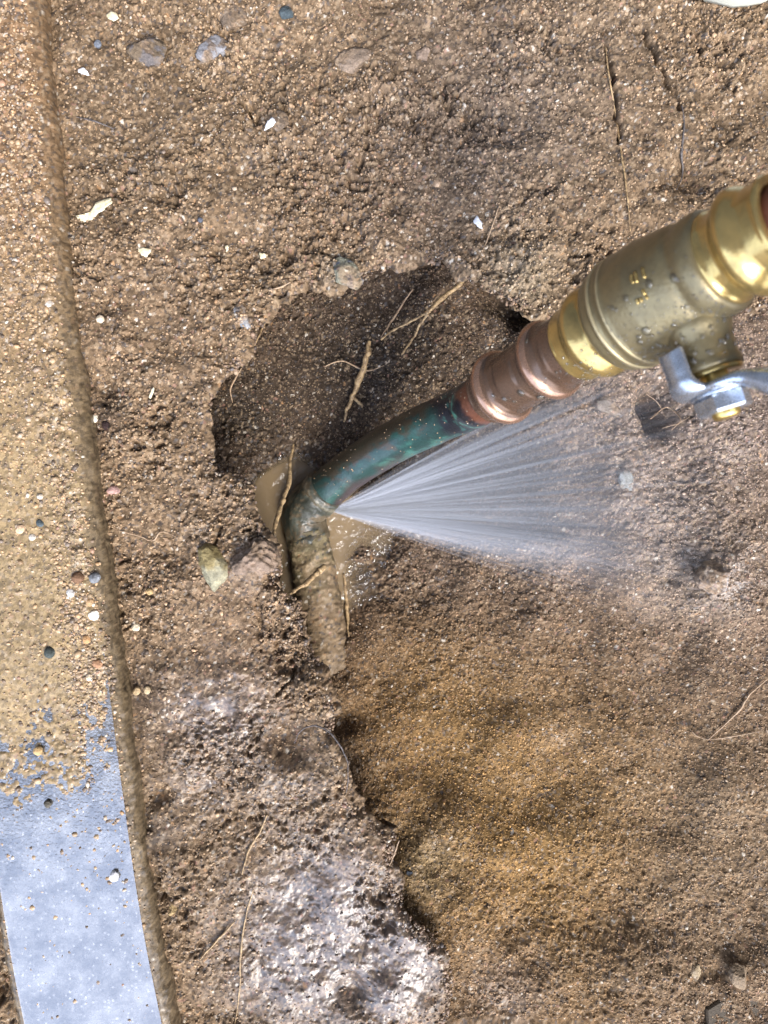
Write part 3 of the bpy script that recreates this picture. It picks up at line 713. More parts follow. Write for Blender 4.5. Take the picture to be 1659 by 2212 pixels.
# elbow at the bottom of the hole, and the soil-caked run that goes into the ground
elb = catmull([at(706, 1056, -.0425), at(690, 1070, -.0455), at(668, 1092, -.0485), at(656, 1118, -.0510), at(662, 1150, -.0525), at(668, 1172, -.0530)], 8)
def build_elbow():
    L = np.linspace(0, 1, len(elb)); r = .0123 + .0006 * np.exp(-((L - .12) / .05) ** 2) + .0005 * np.exp(-((L - .92) / .06) ** 2)
    r[0] = .0116; r[-1] = .012
    V, f, (ii, ph) = tube(elb, r, 96, True, lambda i, p: .0005 * fbm(i * .0013 + 0 * p, p * .013, .005, 3, 841) + .0003 * vnoise(i * .0013 + 0 * p, p * .013, .0012, 842)); n = len(V)
    a = fbm(V[:, 0], V[:, 1], .006, 4, 840); c = fbm(V[:, 0] + V[:, 2], V[:, 1], .002, 3, 845)
    col = np.array([.045, .050, .036])[None] * (1 + .5 * a[:, None]); l = np.append(L[ii], [0, 1])
    m = np.exp(-((l - .13) / .06) ** 2)[:, None] * .8; col = col * (1 - m) + np.array([.17, .155, .11]) * m
    m = (sstep(-.1, .4, c + .6 * a) * .7)[:, None]; col = col * (1 - m) + np.array([.13, .092, .05]) * m
    o = mesh_obj('elbow', V, f, M_grime, root_pipe, attrs={'albedo': np.clip(col, .01, 1)}); o['label'] = 'dark grime-coated elbow fitting with a pale solder rim'
build_elbow()
bur = catmull([at(662, 1150, -.0520), at(676, 1220, -.0515), at(690, 1300, -.0525), at(702, 1370, -.0545), at(711, 1435, -.0570), at(722, 1515, -.0680)], 30)
def build_buried():
    dd = lambda i, p: .0007 * fbm(i * .0012 + 0 * p, p * .013, .006, 3, 850) + .0006 * np.maximum(0, fbm(i * .0012 + 0 * p, p * .013 + 0 * i, .0028, 3, 860)) * sstep(.0, 40, i)
    P = bur; k = np.linspace(0, 1, len(P)); r = .0118 + .0008 * k
    V, f, (ii, ph) = tube(P, r, 110, True, dd); n = len(V)
    x, y = V[:, 0], V[:, 1]
    _, r1, c1 = worley(x, y, .0013, 871)
    base = np.tile(np.array([.185, .130, .075]), (n, 1)) * (1 + .25 * fbm(x, y, .008, 3, 875)[:, None])
    l = np.append(ii, [0, len(P) - 1]) / len(P); m = (1 - sstep(.0, .45, l + .12 * fbm(x, y, .006, 3, 877)))[:, None]
    base = base * (1 - .6 * m) + np.array([.15, .14, .075]) * .6 * m
    col = vary(.35 + .4 * r1, c1, base, .7)
    o = mesh_obj('buried_tube', V, f, M_soil, root_pipe, attrs={'albedo': col, 'wet': np.full(n, .32)}); o['label'] = 'soil-caked lower tube running into the ground'
build_buried()

cup = [(-9.5, 11.3), (-9.5, 12.6), (-8.6, 13.6), (-5.5, 14.0), (-4.0, 14.0), (-3.2, 14.6), (-2.4, 15.9), (-1.0, 16.6), (.6, 16.8), (2.0, 16.5), (3.1, 15.3), (3.8, 13.8), (5, 13.5), (18, 13.5), (26.6, 13.6), (27.6, 14.9), (28.8, 16.2), (30.4, 16.8), (32, 16.6), (33.4, 15.4), (34.2, 14.4), (35.2, 14.2), (39.6, 14.2), (40.2, 13.9), (47, 14.1), (50, 14.1), (52, 11.4)]
o = lathe('press_coupling', cup, M_copper, root_pipe, hexa=[(-8, -3.4, .7), (5.5, 10, .6), (21, 25.5, .6), (35.5, 39, .5)])
o['label'] = 'copper coupling with two rounded bead rings'
for a_, b_ in ((-3.2, 3.9), (27.0, 34.0)):
    pr_ = [(a_, 12.5)] + [(t, float(np.interp(t, [q[0] for q in cup[1:]], [q[1] for q in cup[1:]])) + .12 * math.sin(math.pi * (t - a_) / (b_ - a_))) for t in np.linspace(a_, b_, 16)] + [(b_, 12.5)]
    lathe('bead_ring', pr_, M_cubead, o)
# valve
vl = [(45.6, 13.4), (45.6, 14.7), (46.8, 15.3), (52.0, 15.4), (53.2, 15.9), (54.4, 17.0), (56.0, 17.7), (57.8, 17.8), (59.4, 17.2), (60.8, 16.2), (62, 15.7), (67, 15.6), (68, 14)]
vb = [(66.0, 12), (66.0, 18.2), (66.8, 19.3), (68.5, 19.9), (71.6, 20.2), (71.8, 20.7), (73.4, 20.8), (73.6, 20.3), (76.2, 20.5), (76.4, 21.0), (77.9, 21.0), (78.1, 20.5), (84, 20.5), (88.2, 20.4), (88.6, 20.2), (93, 19.5), (97, 18.9), (100, 18.3), (101.2, 18.0), (102.2, 17.3), (103.6, 17.0), (105, 17.5), (107, 17.7), (110, 17.3), (111.6, 16.6), (112, 15)]
vr = [(110.6, 13), (111.2, 15.9), (112.2, 16.1), (112.6, 15.2), (117.4, 15.1), (118.2, 16.2), (119.4, 17.3), (121, 17.8), (122.8, 17.5), (124.3, 16.4), (125.4, 15.6), (131.5, 15.4), (132.6, 14.9), (132.8, 12.2), (131, 11.4)]
body = lathe('valve_body', vb, M_cast, root_pipe, seg=144); body['label'] = 'olive cast brass barrel of the ball valve beaded with water'
bpy.context.view_layer.update()
for a_ in (71.6, 76.2): lathe('raised_band', [(a_, 19), (a_ + .1, 20.75), (a_ + .3, 21.0), (a_ + 1.6, 21.1), (a_ + 1.8, 20.8), (a_ + 1.9, 19)], M_bead, body, seg=144)
lathe('press_end', vl, M_brass, body, hexa=[(46.5, 52.2, .7), (62, 65.5, .6)]); lathe('press_end', vr, M_brass, body, hexa=[(112.8, 117, .8), (125.8, 131.2, .8)])
up = np.array([P1 + d * t for t in np.linspace(.110, .30, 40)])
V, f, _ = tube(up, .0111, 64); o = mesh_obj('upper_tube', V, f, M_oldcu, root_pipe); o['label'] = 'dark reddish copper tube leaving the top of the valve'

T_ST = .0955
OC = P1 + d * T_ST
# boss that carries the stem, with a machined gold lip
lathe('stem_boss', [(8, 11.2), (17, 10.8), (19.5, 10.0), (21, 9.7), (28.5, 9.6), (29, 9.9), (31.2, 9.9), (31.6, 9.3), (31.6, 3)], M_cast, body, OC, s_, d, 80, hexa=[(21, 28.4, .25)])
lathe('boss_lip', [(31.2, 2), (31.3, 9.4), (33.2, 9.3), (33.4, 2)], M_brass, body, OC, s_, d, 72)
def prism(name, pts2, a0, a1, mat, parent, O, A, E1, bev=.0004):
    """flat outline pts2 (mm, in E1,E2) extruded along A from a0 to a1 (mm), with a small chamfer"""
    E2 = np.cross(A, E1); p = np.array(pts2, float) / 1000; c = p.mean(0); n = len(p)
    rings = []
    for a, k in ((a0 / 1000, bev), (a0 / 1000 + bev, 0), (a1 / 1000 - bev, 0), (a1 / 1000, bev)):
        q = p - (p - c) / np.linalg.norm(p - c, axis=1)[:, None] * k
        rings.append(O + a * A + q[:, :1] * E1 + q[:, 1:] * E2)
    V = np.vstack(rings); fl = []
    for r_ in range(3):
        for i in range(n): j = (i + 1) % n; fl.append([r_ * n + i, r_ * n + j, (r_ + 1) * n + j, (r_ + 1) * n + i])
    fl.append(list(range(n))[::-1]); fl.append([3 * n + i for i in range(n)])
    return mesh_obj(name, V, fl, mat, parent, smooth=False)
# lever handle: hub plate, stop lug bent back over the boss, long arm that cranks outwards, grip
def build_handle():
    V = []; fl = []
    def slab(path, wd, wdir, th):
        """ribbon of steel: path points (world), half widths along wdir, thickness th"""
        P = np.array(path); T = np.gradient(P, axis=0); T /= np.linalg.norm(T, axis=1)[:, None]; th_ = np.broadcast_to(th, (len(P),))
        b = len(V) and sum(len(v) for v in V) or 0
        Wd = np.array(wdir) / np.linalg.norm(wdir); wd = np.broadcast_to(wd, (len(P),)); rows = []
        for p, t, w, th in zip(P, T, wd, th_):
            nn = np.cross(t, Wd); nn /= np.linalg.norm(nn)
            ww = np.cross(nn, t); c = min(th * .35, .0012)
            rows.append([p + ww * w - nn * (th / 2 - c), p + ww * (w - c) - nn * th / 2, p - ww * (w - c) - nn * th / 2, p - ww * w - nn * (th / 2 - c), p - ww * w + nn * (th / 2 - c), p - ww * (w - c) + nn * th / 2, p + ww * (w - c) + nn * th / 2, p + ww * w + nn * (th / 2 - c)])
        A = np.array(rows).reshape(-1, 3); V.append(A); n = len(P)
        for i in range(n - 1):
            for j in range(8): k = (j + 1) % 8; fl.append([b + i * 8 + j, b + i * 8 + k, b + (i + 1) * 8 + k, b + (i + 1) * 8 + j])
        fl.append([b + j for j in range(8)][::-1]); fl.append([b + (n - 1) * 8 + j for j in range(8)])
    X = lambda s, dd, w: OC + s_ * s / 1000 + d * dd / 1000 + w_ * w / 1000
    arm = catmull([X(37.2, -10, 0), X(37.2, -2, 0), X(37.2, 7, 0), X(37.6, 12, 0), X(41, 18, 0), X(46, 25, 0), X(50, 34, 0), X(51, 46, 0), X(51, 120, 0)], 8)
    k = np.linspace(0, 1, len(arm)); wd = np.interp(k, [0, .06, .25, .42, .6, 1], [.0075, .0105, .0112, .0085, .0080, .0085])
    slab(arm, wd, w_, np.interp(k, [0, .30, .45, .6, 1], [.0026, .0028, .0055, .0085, .0095]))
    lug = catmull([X(37.2, -3, -4), X(37.0, -3, -8), X(36.0, -3, -11.2), X(33.4, -3, -12.9), X(30, -3, -13.2), X(26, -3.2, -13.2), X(22.6, -3.4, -13.2)], 8)
    slab(lug, np.interp(np.linspace(0, 1, len(lug)), [0, .3, .6, 1], [.0075, .0062, .0044, .0046]), d, .0026)
    o = mesh_obj('lever_handle', np.vstack(V), fl, M_steel, body, smooth=True)
    o.data.polygons.foreach_set('use_smooth', np.ones(len(o.data.polygons), bool))
    o['label'] = 'zinc plated steel lever with a bent stop lug'
    g = catmull([X(50.3, 38, 0), X(51, 46, 0), X(51, 120, 0)], 20)
    V2, f2, _ = tube(g, .0095, 40); c = g.mean(0)
    # flatten into an oval sleeve
    G = np.array(V2); rel = (G - X(51, 0, 0)) @ s_; G = G - np.outer(rel, s_) * .45
    mesh_obj('grip', G, f2, M_gripm, body)
kg = N('vinyl_grip'); kg.b.inputs['Base Color'].default_value = (.55, .56, .52, 1); kg.b.inputs['Roughness'].default_value = .5; M_gripm = kg.m
build_handle()
lathe('washer', [(38.4, 3), (38.4, 9.2), (39.6, 9.3), (39.8, 3)], M_steel, body, OC, s_, d, 64)
hexp = [(8.9 * math.cos(R(a)), 8.9 * math.sin(R(a))) for a in np.arange(12, 372, 60)]
prism('nut', hexp, 39.7, 45.4, M_steel, body, OC, s_, d, .0007)
lathe('stem', [(30, 4.4), (46.9, 4.4), (47.6, 3.8), (47.7, .5)], M_stem, body, OC, s_, d, 40)

# cast and scratched marks on the barrel: raised strokes, each a little ridge on the surface
def strokes(name, segs, prof, t0, t1, mat, r=.00035, parent=body):
    V = []; F_ = []; off = 0
    for sg in segs:
        pts = []
        for (x, y) in sg:
            h_ = on_lathe(x, y, prof, t0, t1)
            if h_: pts.append(h_[0] + h_[1] * r * .25)
        if len(pts) < 2: continue
        P = np.array([pts[0] + (pts[-1] - pts[0]) * t for t in np.linspace(0, 1, 5)]) if len(pts) == 2 else catmull(pts, 5)
        v, f, _ = tube(P, r, 8); V.append(v); F_ += [[q + off for q in fc] for fc in f]; off += len(v)
    if V: return mesh_obj(name, np.vstack(V), F_, mat, parent)
def zp(x, y): return (1261.7 + x * .1653, 521.1 + y * .1653)      # from the enlarged study of the barrel
strokes('cast_mark', [[zp(670, 400), zp(695, 545)], [zp(765, 350), zp(795, 485)], [zp(625, 440), zp(622, 500), zp(650, 550)], [zp(765, 630), zp(795, 700)], [zp(800, 705), zp(830, 755)], [zp(740, 735), zp(755, 790)], [zp(690, 750), zp(708, 820)]], vb, .078, .1, M_brass, .0006)
strokes('size_mark', [[zp(235, 895), zp(300, 880)], [zp(300, 880), zp(265, 915)], [zp(265, 915), zp(318, 925)], [zp(318, 925), zp(300, 950), zp(262, 948)], [zp(240, 968), zp(330, 905)], [zp(275, 995), zp(330, 965)], [zp(300, 1000), zp(325, 940)]], vb, .066, .072, M_cast, .00022)
kk = N('ink'); kk.b.inputs['Base Color'].default_value = (.03, .02, .01, 1); M_ink = kk.m
strokes('inked_mark', [[zp(225, 1355), zp(275, 1330)], [zp(240, 1365), zp(300, 1335)], [zp(275, 1390), zp(250, 1362)], [zp(300, 1340), zp(278, 1380)], [zp(280, 1405), zp(325, 1385)]], vl, .060, .066, M_ink, .00018)

# ---------------------------------------------------------------- water beads on the metal
def drops():
    V = []; Fc = []; off = 0
    g = [(i, j) for i in range(7) for j in range(14)]
    th = np.linspace(0, np.pi / 2, 6); pq = np.linspace(0, 2 * np.pi, 14, endpoint=False)
    def add(p, n, r, flat=.5, el=1.0):
        nonlocal off
        a = np.cross(n, d); a /= max(1e-9, np.linalg.norm(a)); b = np.cross(n, a)
        vs = [p + n * r * flat]
        for t in th[1:]:
            rr = math.sin(t) * r
            for q in pq: vs.append(p + n * math.cos(t) * r * flat + (a * math.cos(q) * el + b * math.sin(q)) * rr)
        for q in pq: vs.append(p - n * r * .12 + (a * math.cos(q) * el + b * math.sin(q)) * r * .9)
        m = len(pq)
        for q in range(m): Fc.append([off, off + 1 + q, off + 1 + (q + 1) % m])
        for k in range(5):
            for q in range(m): q2 = (q + 1) % m; A0 = off + 1 + k * m; Fc.append([A0 + q, A0 + m + q, A0 + m + q2, A0 + q2])
        Fc.append([off + 1 + 5 * m + q for q in range(m)][::-1])
        V.extend(vs); off += len(vs)
    Z = np.array([0, 0, 1.])
    def surf(prof, t, a, lift=0):
        n = math.cos(a) * s_ - math.sin(a) * w_; r = prof_r(prof, t); return P1 + d * t + n * (r + lift), n
    r_ = random.Random(3)
    for _ in range(420):
        t = r_.uniform(.078, .1105); a = r_.gauss(.25, .55); rad = min(.0012, max(.00018, r_.lognormvariate(math.log(.00034), .45)))
        p, n = surf(vb, t, a); add(p, n, rad)
    for _ in range(110):
        t = r_.uniform(.067, .112); a = r_.uniform(-.4, 1.7); p, n = surf(vb, t, a); add(p, n, r_.uniform(.0002, .0005))
    for _ in range(90):
        t = r_.uniform(-.002, .047); a = r_.uniform(-.6, .9); p, n = surf(cup, t, a); add(p, n, min(.0011, r_.lognormvariate(math.log(.00033), .5)))
    for _ in range(50):
        t = r_.uniform(.047, .064); a = r_.uniform(-.3, 1.2); p, n = surf(vl, t, a); add(p, n, r_.uniform(.0002, .0006))
    for (x, y, r, pf, t0, t1) in [(*zp(545, 745), .0011, vb, .066, .1), (*zp(365, 872), .0009, vb, .066, .1), (*zp(810, 1175), .0016, vb, .066, .1), (*zp(1000, 1380), .0013, vb, .066, .1), (*zp(850, 560), .0014, vb, .066, .1), (1125, 849, .0016, cup, 0, .05), (1168, 858, .0016, cup, 0, .05), (1137, 737, .0011, cup, 0, .05), (*zp(195, 1235), .0015, vl, .05, .066), (*zp(1180, 480), .0015, vb, .09, .112), (1090, 862, .0012, cup, 0, .05), (1065, 855, .0008, cup, 0, .03)]:
        h_ = on_lathe(x, y, pf, t0, t1)
        if h_: add(h_[0], h_[1], r, .45, 1.1)
    for _ in range(90):   # boss
        t = r_.uniform(.018, .031); a = r_.uniform(0, 2 * math.pi); n = math.cos(a) * d - math.sin(a) * w_
        if n[2] < .1: continue
        add(OC + s_ * t + n * (.0098 if t > .02 else .0106), n, r_.uniform(.0002, .0009))
    for _ in range(70):   # nut
        a = r_.uniform(0, 2 * math.pi); n = math.cos(a) * d - math.sin(a) * w_
        if n[2] < .2: continue
        add(OC + s_ * r_.uniform(.0405, .0445) + n * .0079, n, .00022)
    o = mesh_obj('water_droplets', V, Fc, M_drop); tag(o, 'clear water droplets beading on the brass valve and copper coupling', 'water droplets', kind='stuff')
drops()

# ---------------------------------------------------------------- the leak: a flat fan of fine jets and mist
def spray():
    r_ = np.random.default_rng(4)
    N0 = at(714, 1103, -.0430)
    ks = N('water_spray'); t = ks.t; t.nodes.remove(ks.b)
    at_ = ks.n('ShaderNodeAttribute', attribute_name='dens')
    df = ks.n('ShaderNodeBsdfDiffuse'); df.inputs[0].default_value = (.86, .90, .97, 1)
    tl = ks.n('ShaderNodeBsdfTranslucent'); tl.inputs[0].default_value = (.86, .90, .97, 1)
    ad = ks.n('ShaderNodeMixShader'); ad.inputs[0].default_value = .45; ks.l(df.outputs[0], ad.inputs[1]); ks.l(tl.outputs[0], ad.inputs[2])
    tr = ks.n('ShaderNodeBsdfTransparent'); mx = ks.n('ShaderNodeMixShader')
    ks.l(at_.outputs['Fac'], mx.inputs[0]); ks.l(tr.outputs[0], mx.inputs[1]); ks.l(ad.outputs[0], mx.inputs[2]); ks.l(mx.outputs[0], ks.out.inputs[0])
    V = []; Fc = []; D_ = []; off = 0
    nseg = 9; m = 4
    n = 1700
    ang = np.concatenate([r_.uniform(-13.5, 27, 1250), r_.normal(-9, 2.5, 250), r_.normal(8, 8, 200)])
    for a in ang:
        a = float(np.clip(a + r_.normal(0, 3.0 if a < -7 else 1.8), -22, 34)); L = r_.uniform(.07, .24)
        el = r_.normal(13, 2.2); aa = R(a); ee = R(el)
        dr = np.array([math.cos(aa) * math.cos(ee), math.sin(aa) * math.cos(ee), math.sin(ee)])
        st = r_.uniform(0, .012) if r_.uniform() < .6 else r_.uniform(.0, .06)
        k = np.linspace(0, 1, nseg); s = st + (L - st) * k
        P = N0 + np.outer(s, dr) + np.outer(-.25 * s * s, (0, 0, 1)) + r_.normal(0, .0003, 3)
        rad = r_.uniform(.00012, .00045) * (.6 + 9 * s)
        u = np.cross(dr, (0, 0, 1.)); u /= np.linalg.norm(u); w = np.cross(dr, u)
        ph = np.linspace(0, 2 * np.pi, m, endpoint=False)
        ring = P[:, None] + rad[:, None, None] * (np.cos(ph)[None, :, None] * u + np.sin(ph)[None, :, None] * w)
        V.append(ring.reshape(-1, 3))
        al = r_.uniform(.012, .080) * np.exp(-s / .080) * 1.5 * (1 - k ** 3) * np.clip((s) / .004, .3, 1)
        D_.append(np.repeat(al, m))
        i = np.arange(nseg * m).reshape(nseg, m) + off; j = np.roll(i, -1, 1)
        Fc.append(np.stack([i[:-1], j[:-1], j[1:], i[1:]], -1).reshape(-1, 4)); off += nseg * m
    o = mesh_obj('water_spray', np.vstack(V), np.vstack(Fc), ks.m, attrs={'dens': np.concatenate(D_)})
    tag(o, 'fan of fine white water jets spraying from the leaking green pipe', 'water spray', kind='stuff')
    # mist between the jets: a thin wedge of even air with density dying away from the leak
    kv = N('mist'); t = kv.t; t.nodes.remove(kv.b)
    tc = kv.n('ShaderNodeTexCoord'); ln = kv.n('ShaderNodeVectorMath', operation='LENGTH'); kv.l(tc.outputs['Object'], ln.inputs[0])
    sep = kv.n('ShaderNodeSeparateXYZ'); kv.l(tc.outputs['Object'], sep.inputs[0])
    an = kv.n('ShaderNodeMath', operation='ARCTAN2'); kv.l(sep.outputs[1], an.inputs[0]); kv.l(sep.outputs[0], an.inputs[1])
    e1 = kv.n('ShaderNodeMapRange', interpolation_type='SMOOTHSTEP'); kv.l(an.outputs[0], e1.inputs[0])
    for i, v in enumerate((R(-21), R(-4), 0, 1)): e1.inputs[i + 1].default_value = v
    e2 = kv.n('ShaderNodeMapRange', interpolation_type='SMOOTHSTEP'); kv.l(an.outputs[0], e2.inputs[0])
    for i, v in enumerate((R(-8), R(32), 1, .12)): e2.inputs[i + 1].default_value = v
    def mth(op, a, b):
        q = kv.n('ShaderNodeMath', operation=op)
        for i, v in enumerate((a, b)):
            if isinstance(v, (int, float)): q.inputs[i].default_value = v
            else: kv.l(v, q.inputs[i])
        return q.outputs[0]
    r1 = mth('ADD', ln.outputs['Value'], .006)
    fall = mth('DIVIDE', .010, mth('POWER', r1, 1.55))
    fade = kv.n('ShaderNodeMapRange', interpolation_type='SMOOTHSTEP'); kv.l(ln.outputs['Value'], fade.inputs[0])
    for i, v in enumerate((.05, .215, 1, 0)): fade.inputs[i + 1].default_value = v
    den = mth('MULTIPLY', mth('MULTIPLY', fall, fade.outputs[0]), mth('MULTIPLY', e1.outputs[0], e2.outputs[0]))
    den = mth('MULTIPLY', den, 75.0)
    pv = kv.n('ShaderNodeVolumeScatter'); pv.inputs[0].default_value = (.93, .95, 1, 1); kv.l(den, pv.inputs['Density'])
    kv.l(pv.outputs[0], kv.out.inputs['Volume'])
    # wedge mesh in local coordinates, nozzle at origin
    vs = []; A0, A1 = R(-21.5), R(33); na = 12; Lw = .215
    rings = []
    for rr in (.0012, Lw):
        ring = []
        for q in range(na + 1):
            a = A0 + (A1 - A0) * q / na; h0 = rr * math.tan(R(9)) - .0006; h1 = rr * math.tan(R(17)) + .0008
            ring.append(((rr * math.cos(a), rr * math.sin(a), h0), (rr * math.cos(a), rr * math.sin(a), h1)))
        rings.append(ring)
    vs = [p for ring in rings for pr_ in ring for p in pr_]
    idx = lambda k, q, h: k * (na + 1) * 2 + q * 2 + h
    fl = []
    for q in range(na):
        fl += [[idx(0, q, 0), idx(0, q + 1, 0), idx(1, q + 1, 0), idx(1, q, 0)], [idx(0, q, 1), idx(1, q, 1), idx(1, q + 1, 1), idx(0, q + 1, 1)], [idx(1, q, 0), idx(1, q + 1, 0), idx(1, q + 1, 1), idx(1, q, 1)], [idx(0, q, 0), idx(0, q, 1), idx(0, q + 1, 1), idx(0, q + 1, 0)]]
    fl += [[idx(0, 0, 0), idx(1, 0, 0), idx(1, 0, 1), idx(0, 0, 1)], [idx(0, na, 0), idx(0, na, 1), idx(1, na, 1), idx(1, na, 0)]]
    mo = mesh_obj('mist', vs, fl, kv.m, smooth=False); mo.location = tuple(N0)
    tag(mo, 'pale wedge of mist around the jets beside the leaking pipe', 'mist', kind='stuff')
spray()

# ---------------------------------------------------------------- stones, flakes and roots
def stone(px, py, wpx, hpx, rot, rgb, label, where='c', name='stone', sink=.42, flat=.6, seed=0, speck=None, group=None, ang=.62, crud=.05, cat='stone'):
    c = on_crust(px, py, detail=False) if where == 'c' else (on_basin(px, py, detail=False) if where == 'b' else at(px, py, KTOP + .0006))
    D = H - c[2]; a = wpx / 2 / F * D; b = hpx / 2 / F * D; hgt = min(a, b) * flat
    import bmesh
    bm = bmesh.new(); bmesh.ops.create_icosphere(bm, subdivisions=5, radius=1)
    r_ = np.random.default_rng(seed); pl = r_.normal(size=(11, 3)); pl /= np.linalg.norm(pl, axis=1)[:, None]; off = r_.uniform(.62, .95, 11)
    v = np.array([q.co[:] for q in bm.verts])
    for k, o_ in zip(pl, off):
        dd = v @ k; v = np.where((dd > o_)[:, None], v - np.outer(dd - o_, k) * ang * 1.8, v)
    nz = fbm(v[:, 0] + v[:, 2] * .7 + seed, v[:, 1] - v[:, 2] * .4, .7, 4, 900 + seed); v = v * (1 + (.07 * nz + (crud * (vnoise(v[:, 0] + v[:, 2], v[:, 1] - v[:, 2], .10, seed) + .8 * vnoise(v[:, 0] - v[:, 2], v[:, 1] + v[:, 2], .2, seed + 1)) if ang > .3 else 0))[:, None])
    th = R(rot); x = v[:, 0] * a; y = v[:, 1] * b
    P = np.stack([x * math.cos(th) - y * math.sin(th), x * math.sin(th) + y * math.cos(th), v[:, 2] * hgt], 1)
    f = [[q.index for q in fc.verts] for fc in bm.faces]; bm.free()
    n1 = fbm(P[:, 0], P[:, 1] + P[:, 2], .004, 4, 950 + seed)
    col = np.array(rgb)[None] * (1 + .35 * n1[:, None])
    if speck is not None:
        m = (sstep(.25, .45, fbm(P[:, 0] + 3, P[:, 1] - P[:, 2], .003, 3, 970 + seed)) * .85)[:, None]; col = col * (1 - m) + np.array(speck) * m
    if ang > .3:                                                   # sand sticking to the stone
        _, ra, ca = worley(P[:, 0] + P[:, 2] * .5, P[:, 1] + P[:, 2] * .5, .0012, seed); m = (sstep(-.2, .5, fbm(P[:, 0], P[:, 1], .007, 3, seed + 980)) * .8)[:, None]
        col = col * (1 - m) + vary(ra, ca, np.tile(np.array([.19, .13, .08]), (len(P), 1)), 1.0) * m
    o = mesh_obj(name, P, f, M_stone, attrs={'albedo': np.clip(col, .01, .9)}); o.location = (c[0], c[1], c[2] + hgt * (1 - 2 * sink) * .8)
    return tag(o, label, cat, group)
G = 'stones half buried in the soil'
stone(318, 110, 100, 66, -8, (.17, .125, .080), 'flat brown stone half sunk near the upper left corner', seed=1, group=G, speck=(.12, .11, .11))
stone(458, 108, 72, 56, 20, (.24, .235, .24), 'blue grey stone lying right of the flat brown stone', seed=2, group=G, speck=(.15, .11, .08))
stone(765, 132, 90, 52, 12, (.24, .18, .13), 'tan stone coated with sand at the top of the bank', seed=3, group=G, sink=.5)
stone(505, 42, 60, 62, 0, (.16, .12, .085), 'rounded brown stone near the top edge of the picture', seed=4, group=G, sink=.5)
stone(617, 30, 36, 34, 30, (.05, .065, .07), 'small dark glassy stone close to the top edge', seed=5, group=G)
stone(600, 262, 46, 44, 0, (.12, .09, .065), 'brown stone beside the white petal over a small cavity', seed=17, group=G, sink=.45)
def block(outline, tops, label, rgb1, rgb2, seed=0):
    c = on_crust(461, 1225, 0, False); A = np.array([at(x, y, c[2]) for x, y in outline]) - c; n = len(A)
    import bmesh
    T = np.array([at(x, y, c[2]) for x, y, _ in tops]) - c; T[:, 2] = [h for _, _, h in tops]
    pts = np.vstack([A * [1, 1, 0] + [0, 0, -.004], A * [.98, .98, 0] + [0, 0, .0022], T])
    bm = bmesh.new(); vs = [bm.verts.new(p) for p in pts]; bmesh.ops.convex_hull(bm, input=vs)
    bmesh.ops.delete(bm, geom=[v for v in bm.verts if not v.link_faces], context='VERTS')
    bmesh.ops.bevel(bm, geom=bm.edges[:], offset=.0003, segments=1, affect='EDGES')
    bmesh.ops.triangulate(bm, faces=bm.faces[:])
    for _ in range(4):
        bmesh.ops.subdivide_edges(bm, edges=[e for e in bm.edges if e.calc_length() > .0009], cuts=1)
        bmesh.ops.triangulate(bm, faces=bm.faces[:])
    bm.verts.index_update(); P = np.array([v.co[:] for v in bm.verts]); f = [[v.index for v in q.verts] for q in bm.faces]; bm.free()
    P = P + .00035 * np.stack([fbm(P[:, 1] + P[:, 2], P[:, 0], .002, 3, 41), fbm(P[:, 0], P[:, 1] - P[:, 2], .002, 3, 42), fbm(P[:, 0], P[:, 1], .0022, 3, 43)], 1)
    m = sstep(-.002, .003, P[:, 1] * -1 + P[:, 0] * .4 + .003 * fbm(P[:, 0], P[:, 1], .004, 3, 44))[:, None]  # lit lower right face painted paler than the yellow-brown upper left
    col = np.array(rgb1) * (1 - m) + np.array(rgb2) * m; col = col * (1 + .3 * fbm(P[:, 0], P[:, 1] + P[:, 2], .0025, 3, 45)[:, None])
    o = mesh_obj('stone', P, f, M_stone, attrs={'albedo': np.clip(col, .01, .9)}); o.location = tuple(c)
    tag(o, label, 'stone', G)
block([(428, 1184), (448, 1171), (470, 1180), (484, 1200), (497, 1222), (494, 1246), (464, 1280), (448, 1258), (432, 1222)], [(440, 1186, .0060), (456, 1182, .0068), (474, 1206, .0082), (484, 1224, .0070), (480, 1242, .0058), (462, 1256, .0050), (450, 1226, .0072)], 'angular yellowish stone standing on the bank left of the hole', (.24, .19, .085), (.27, .25, .165))
stone(548, 1206, 104, 92, 0, (.22, .16, .115), 'crumbly lump of soil between the yellowish stone and the hole', name='soil_clod', seed=7, group=G, sink=.5, flat=.75, crud=.12, cat='clod')
stone(742, 594, 92, 70, -10, (.25, .245, .18), 'greenish grey stone set in the upper lip of the hole', seed=8, group=G, sink=.4, speck=(.13, .15, .2))
stone(1352, 1038, 32, 52, 10, (.34, .35, .33), 'pale grey stone in the slope right of the spray', 'b', seed=9, group=G, sink=.35)
stone(1545, 1250, 90, 84, 30, (.27, .21, .165), 'broad pale stone smeared with mud on the right slope', 'b', seed=10, group=G, sink=.5, speck=(.45, .42, .40))
stone(1330, 870, 90, 60, 10, (.23, .19, .15), 'pale sandy stone below the copper coupling', 'b', seed=11, group=G, sink=.7, flat=.4, crud=.1)
stone(1596, 2105, 48, 56, 0, (.26, .19, .12), 'light brown pebble in the lower right corner beside a hollow', 'b', seed=12, group=G, sink=.4)
stone(1503, 2100, 26, 42, 10, (.36, .28, .17), 'small yellow pebble left of the light brown pebble', 'b', seed=13, group=G, sink=.4)
stone(886, 1888, 22, 20, 0, (.06, .07, .085), 'small dark slate pebble in the lower part of the hole', 'b', seed=14, group=G)
stone(372, 1962, 30, 26, 0, (.38, .27, .13), 'golden pebble in the gap beside the kerb', seed=15, group=G, sink=.25, flat=.9)
stone(525, 683, 34, 60, 25, (.34, .34, .34), 'grey quartz stone on the bank at the upper left of the hole', seed=16, group=G, sink=.4, speck=(.18, .14, .11))
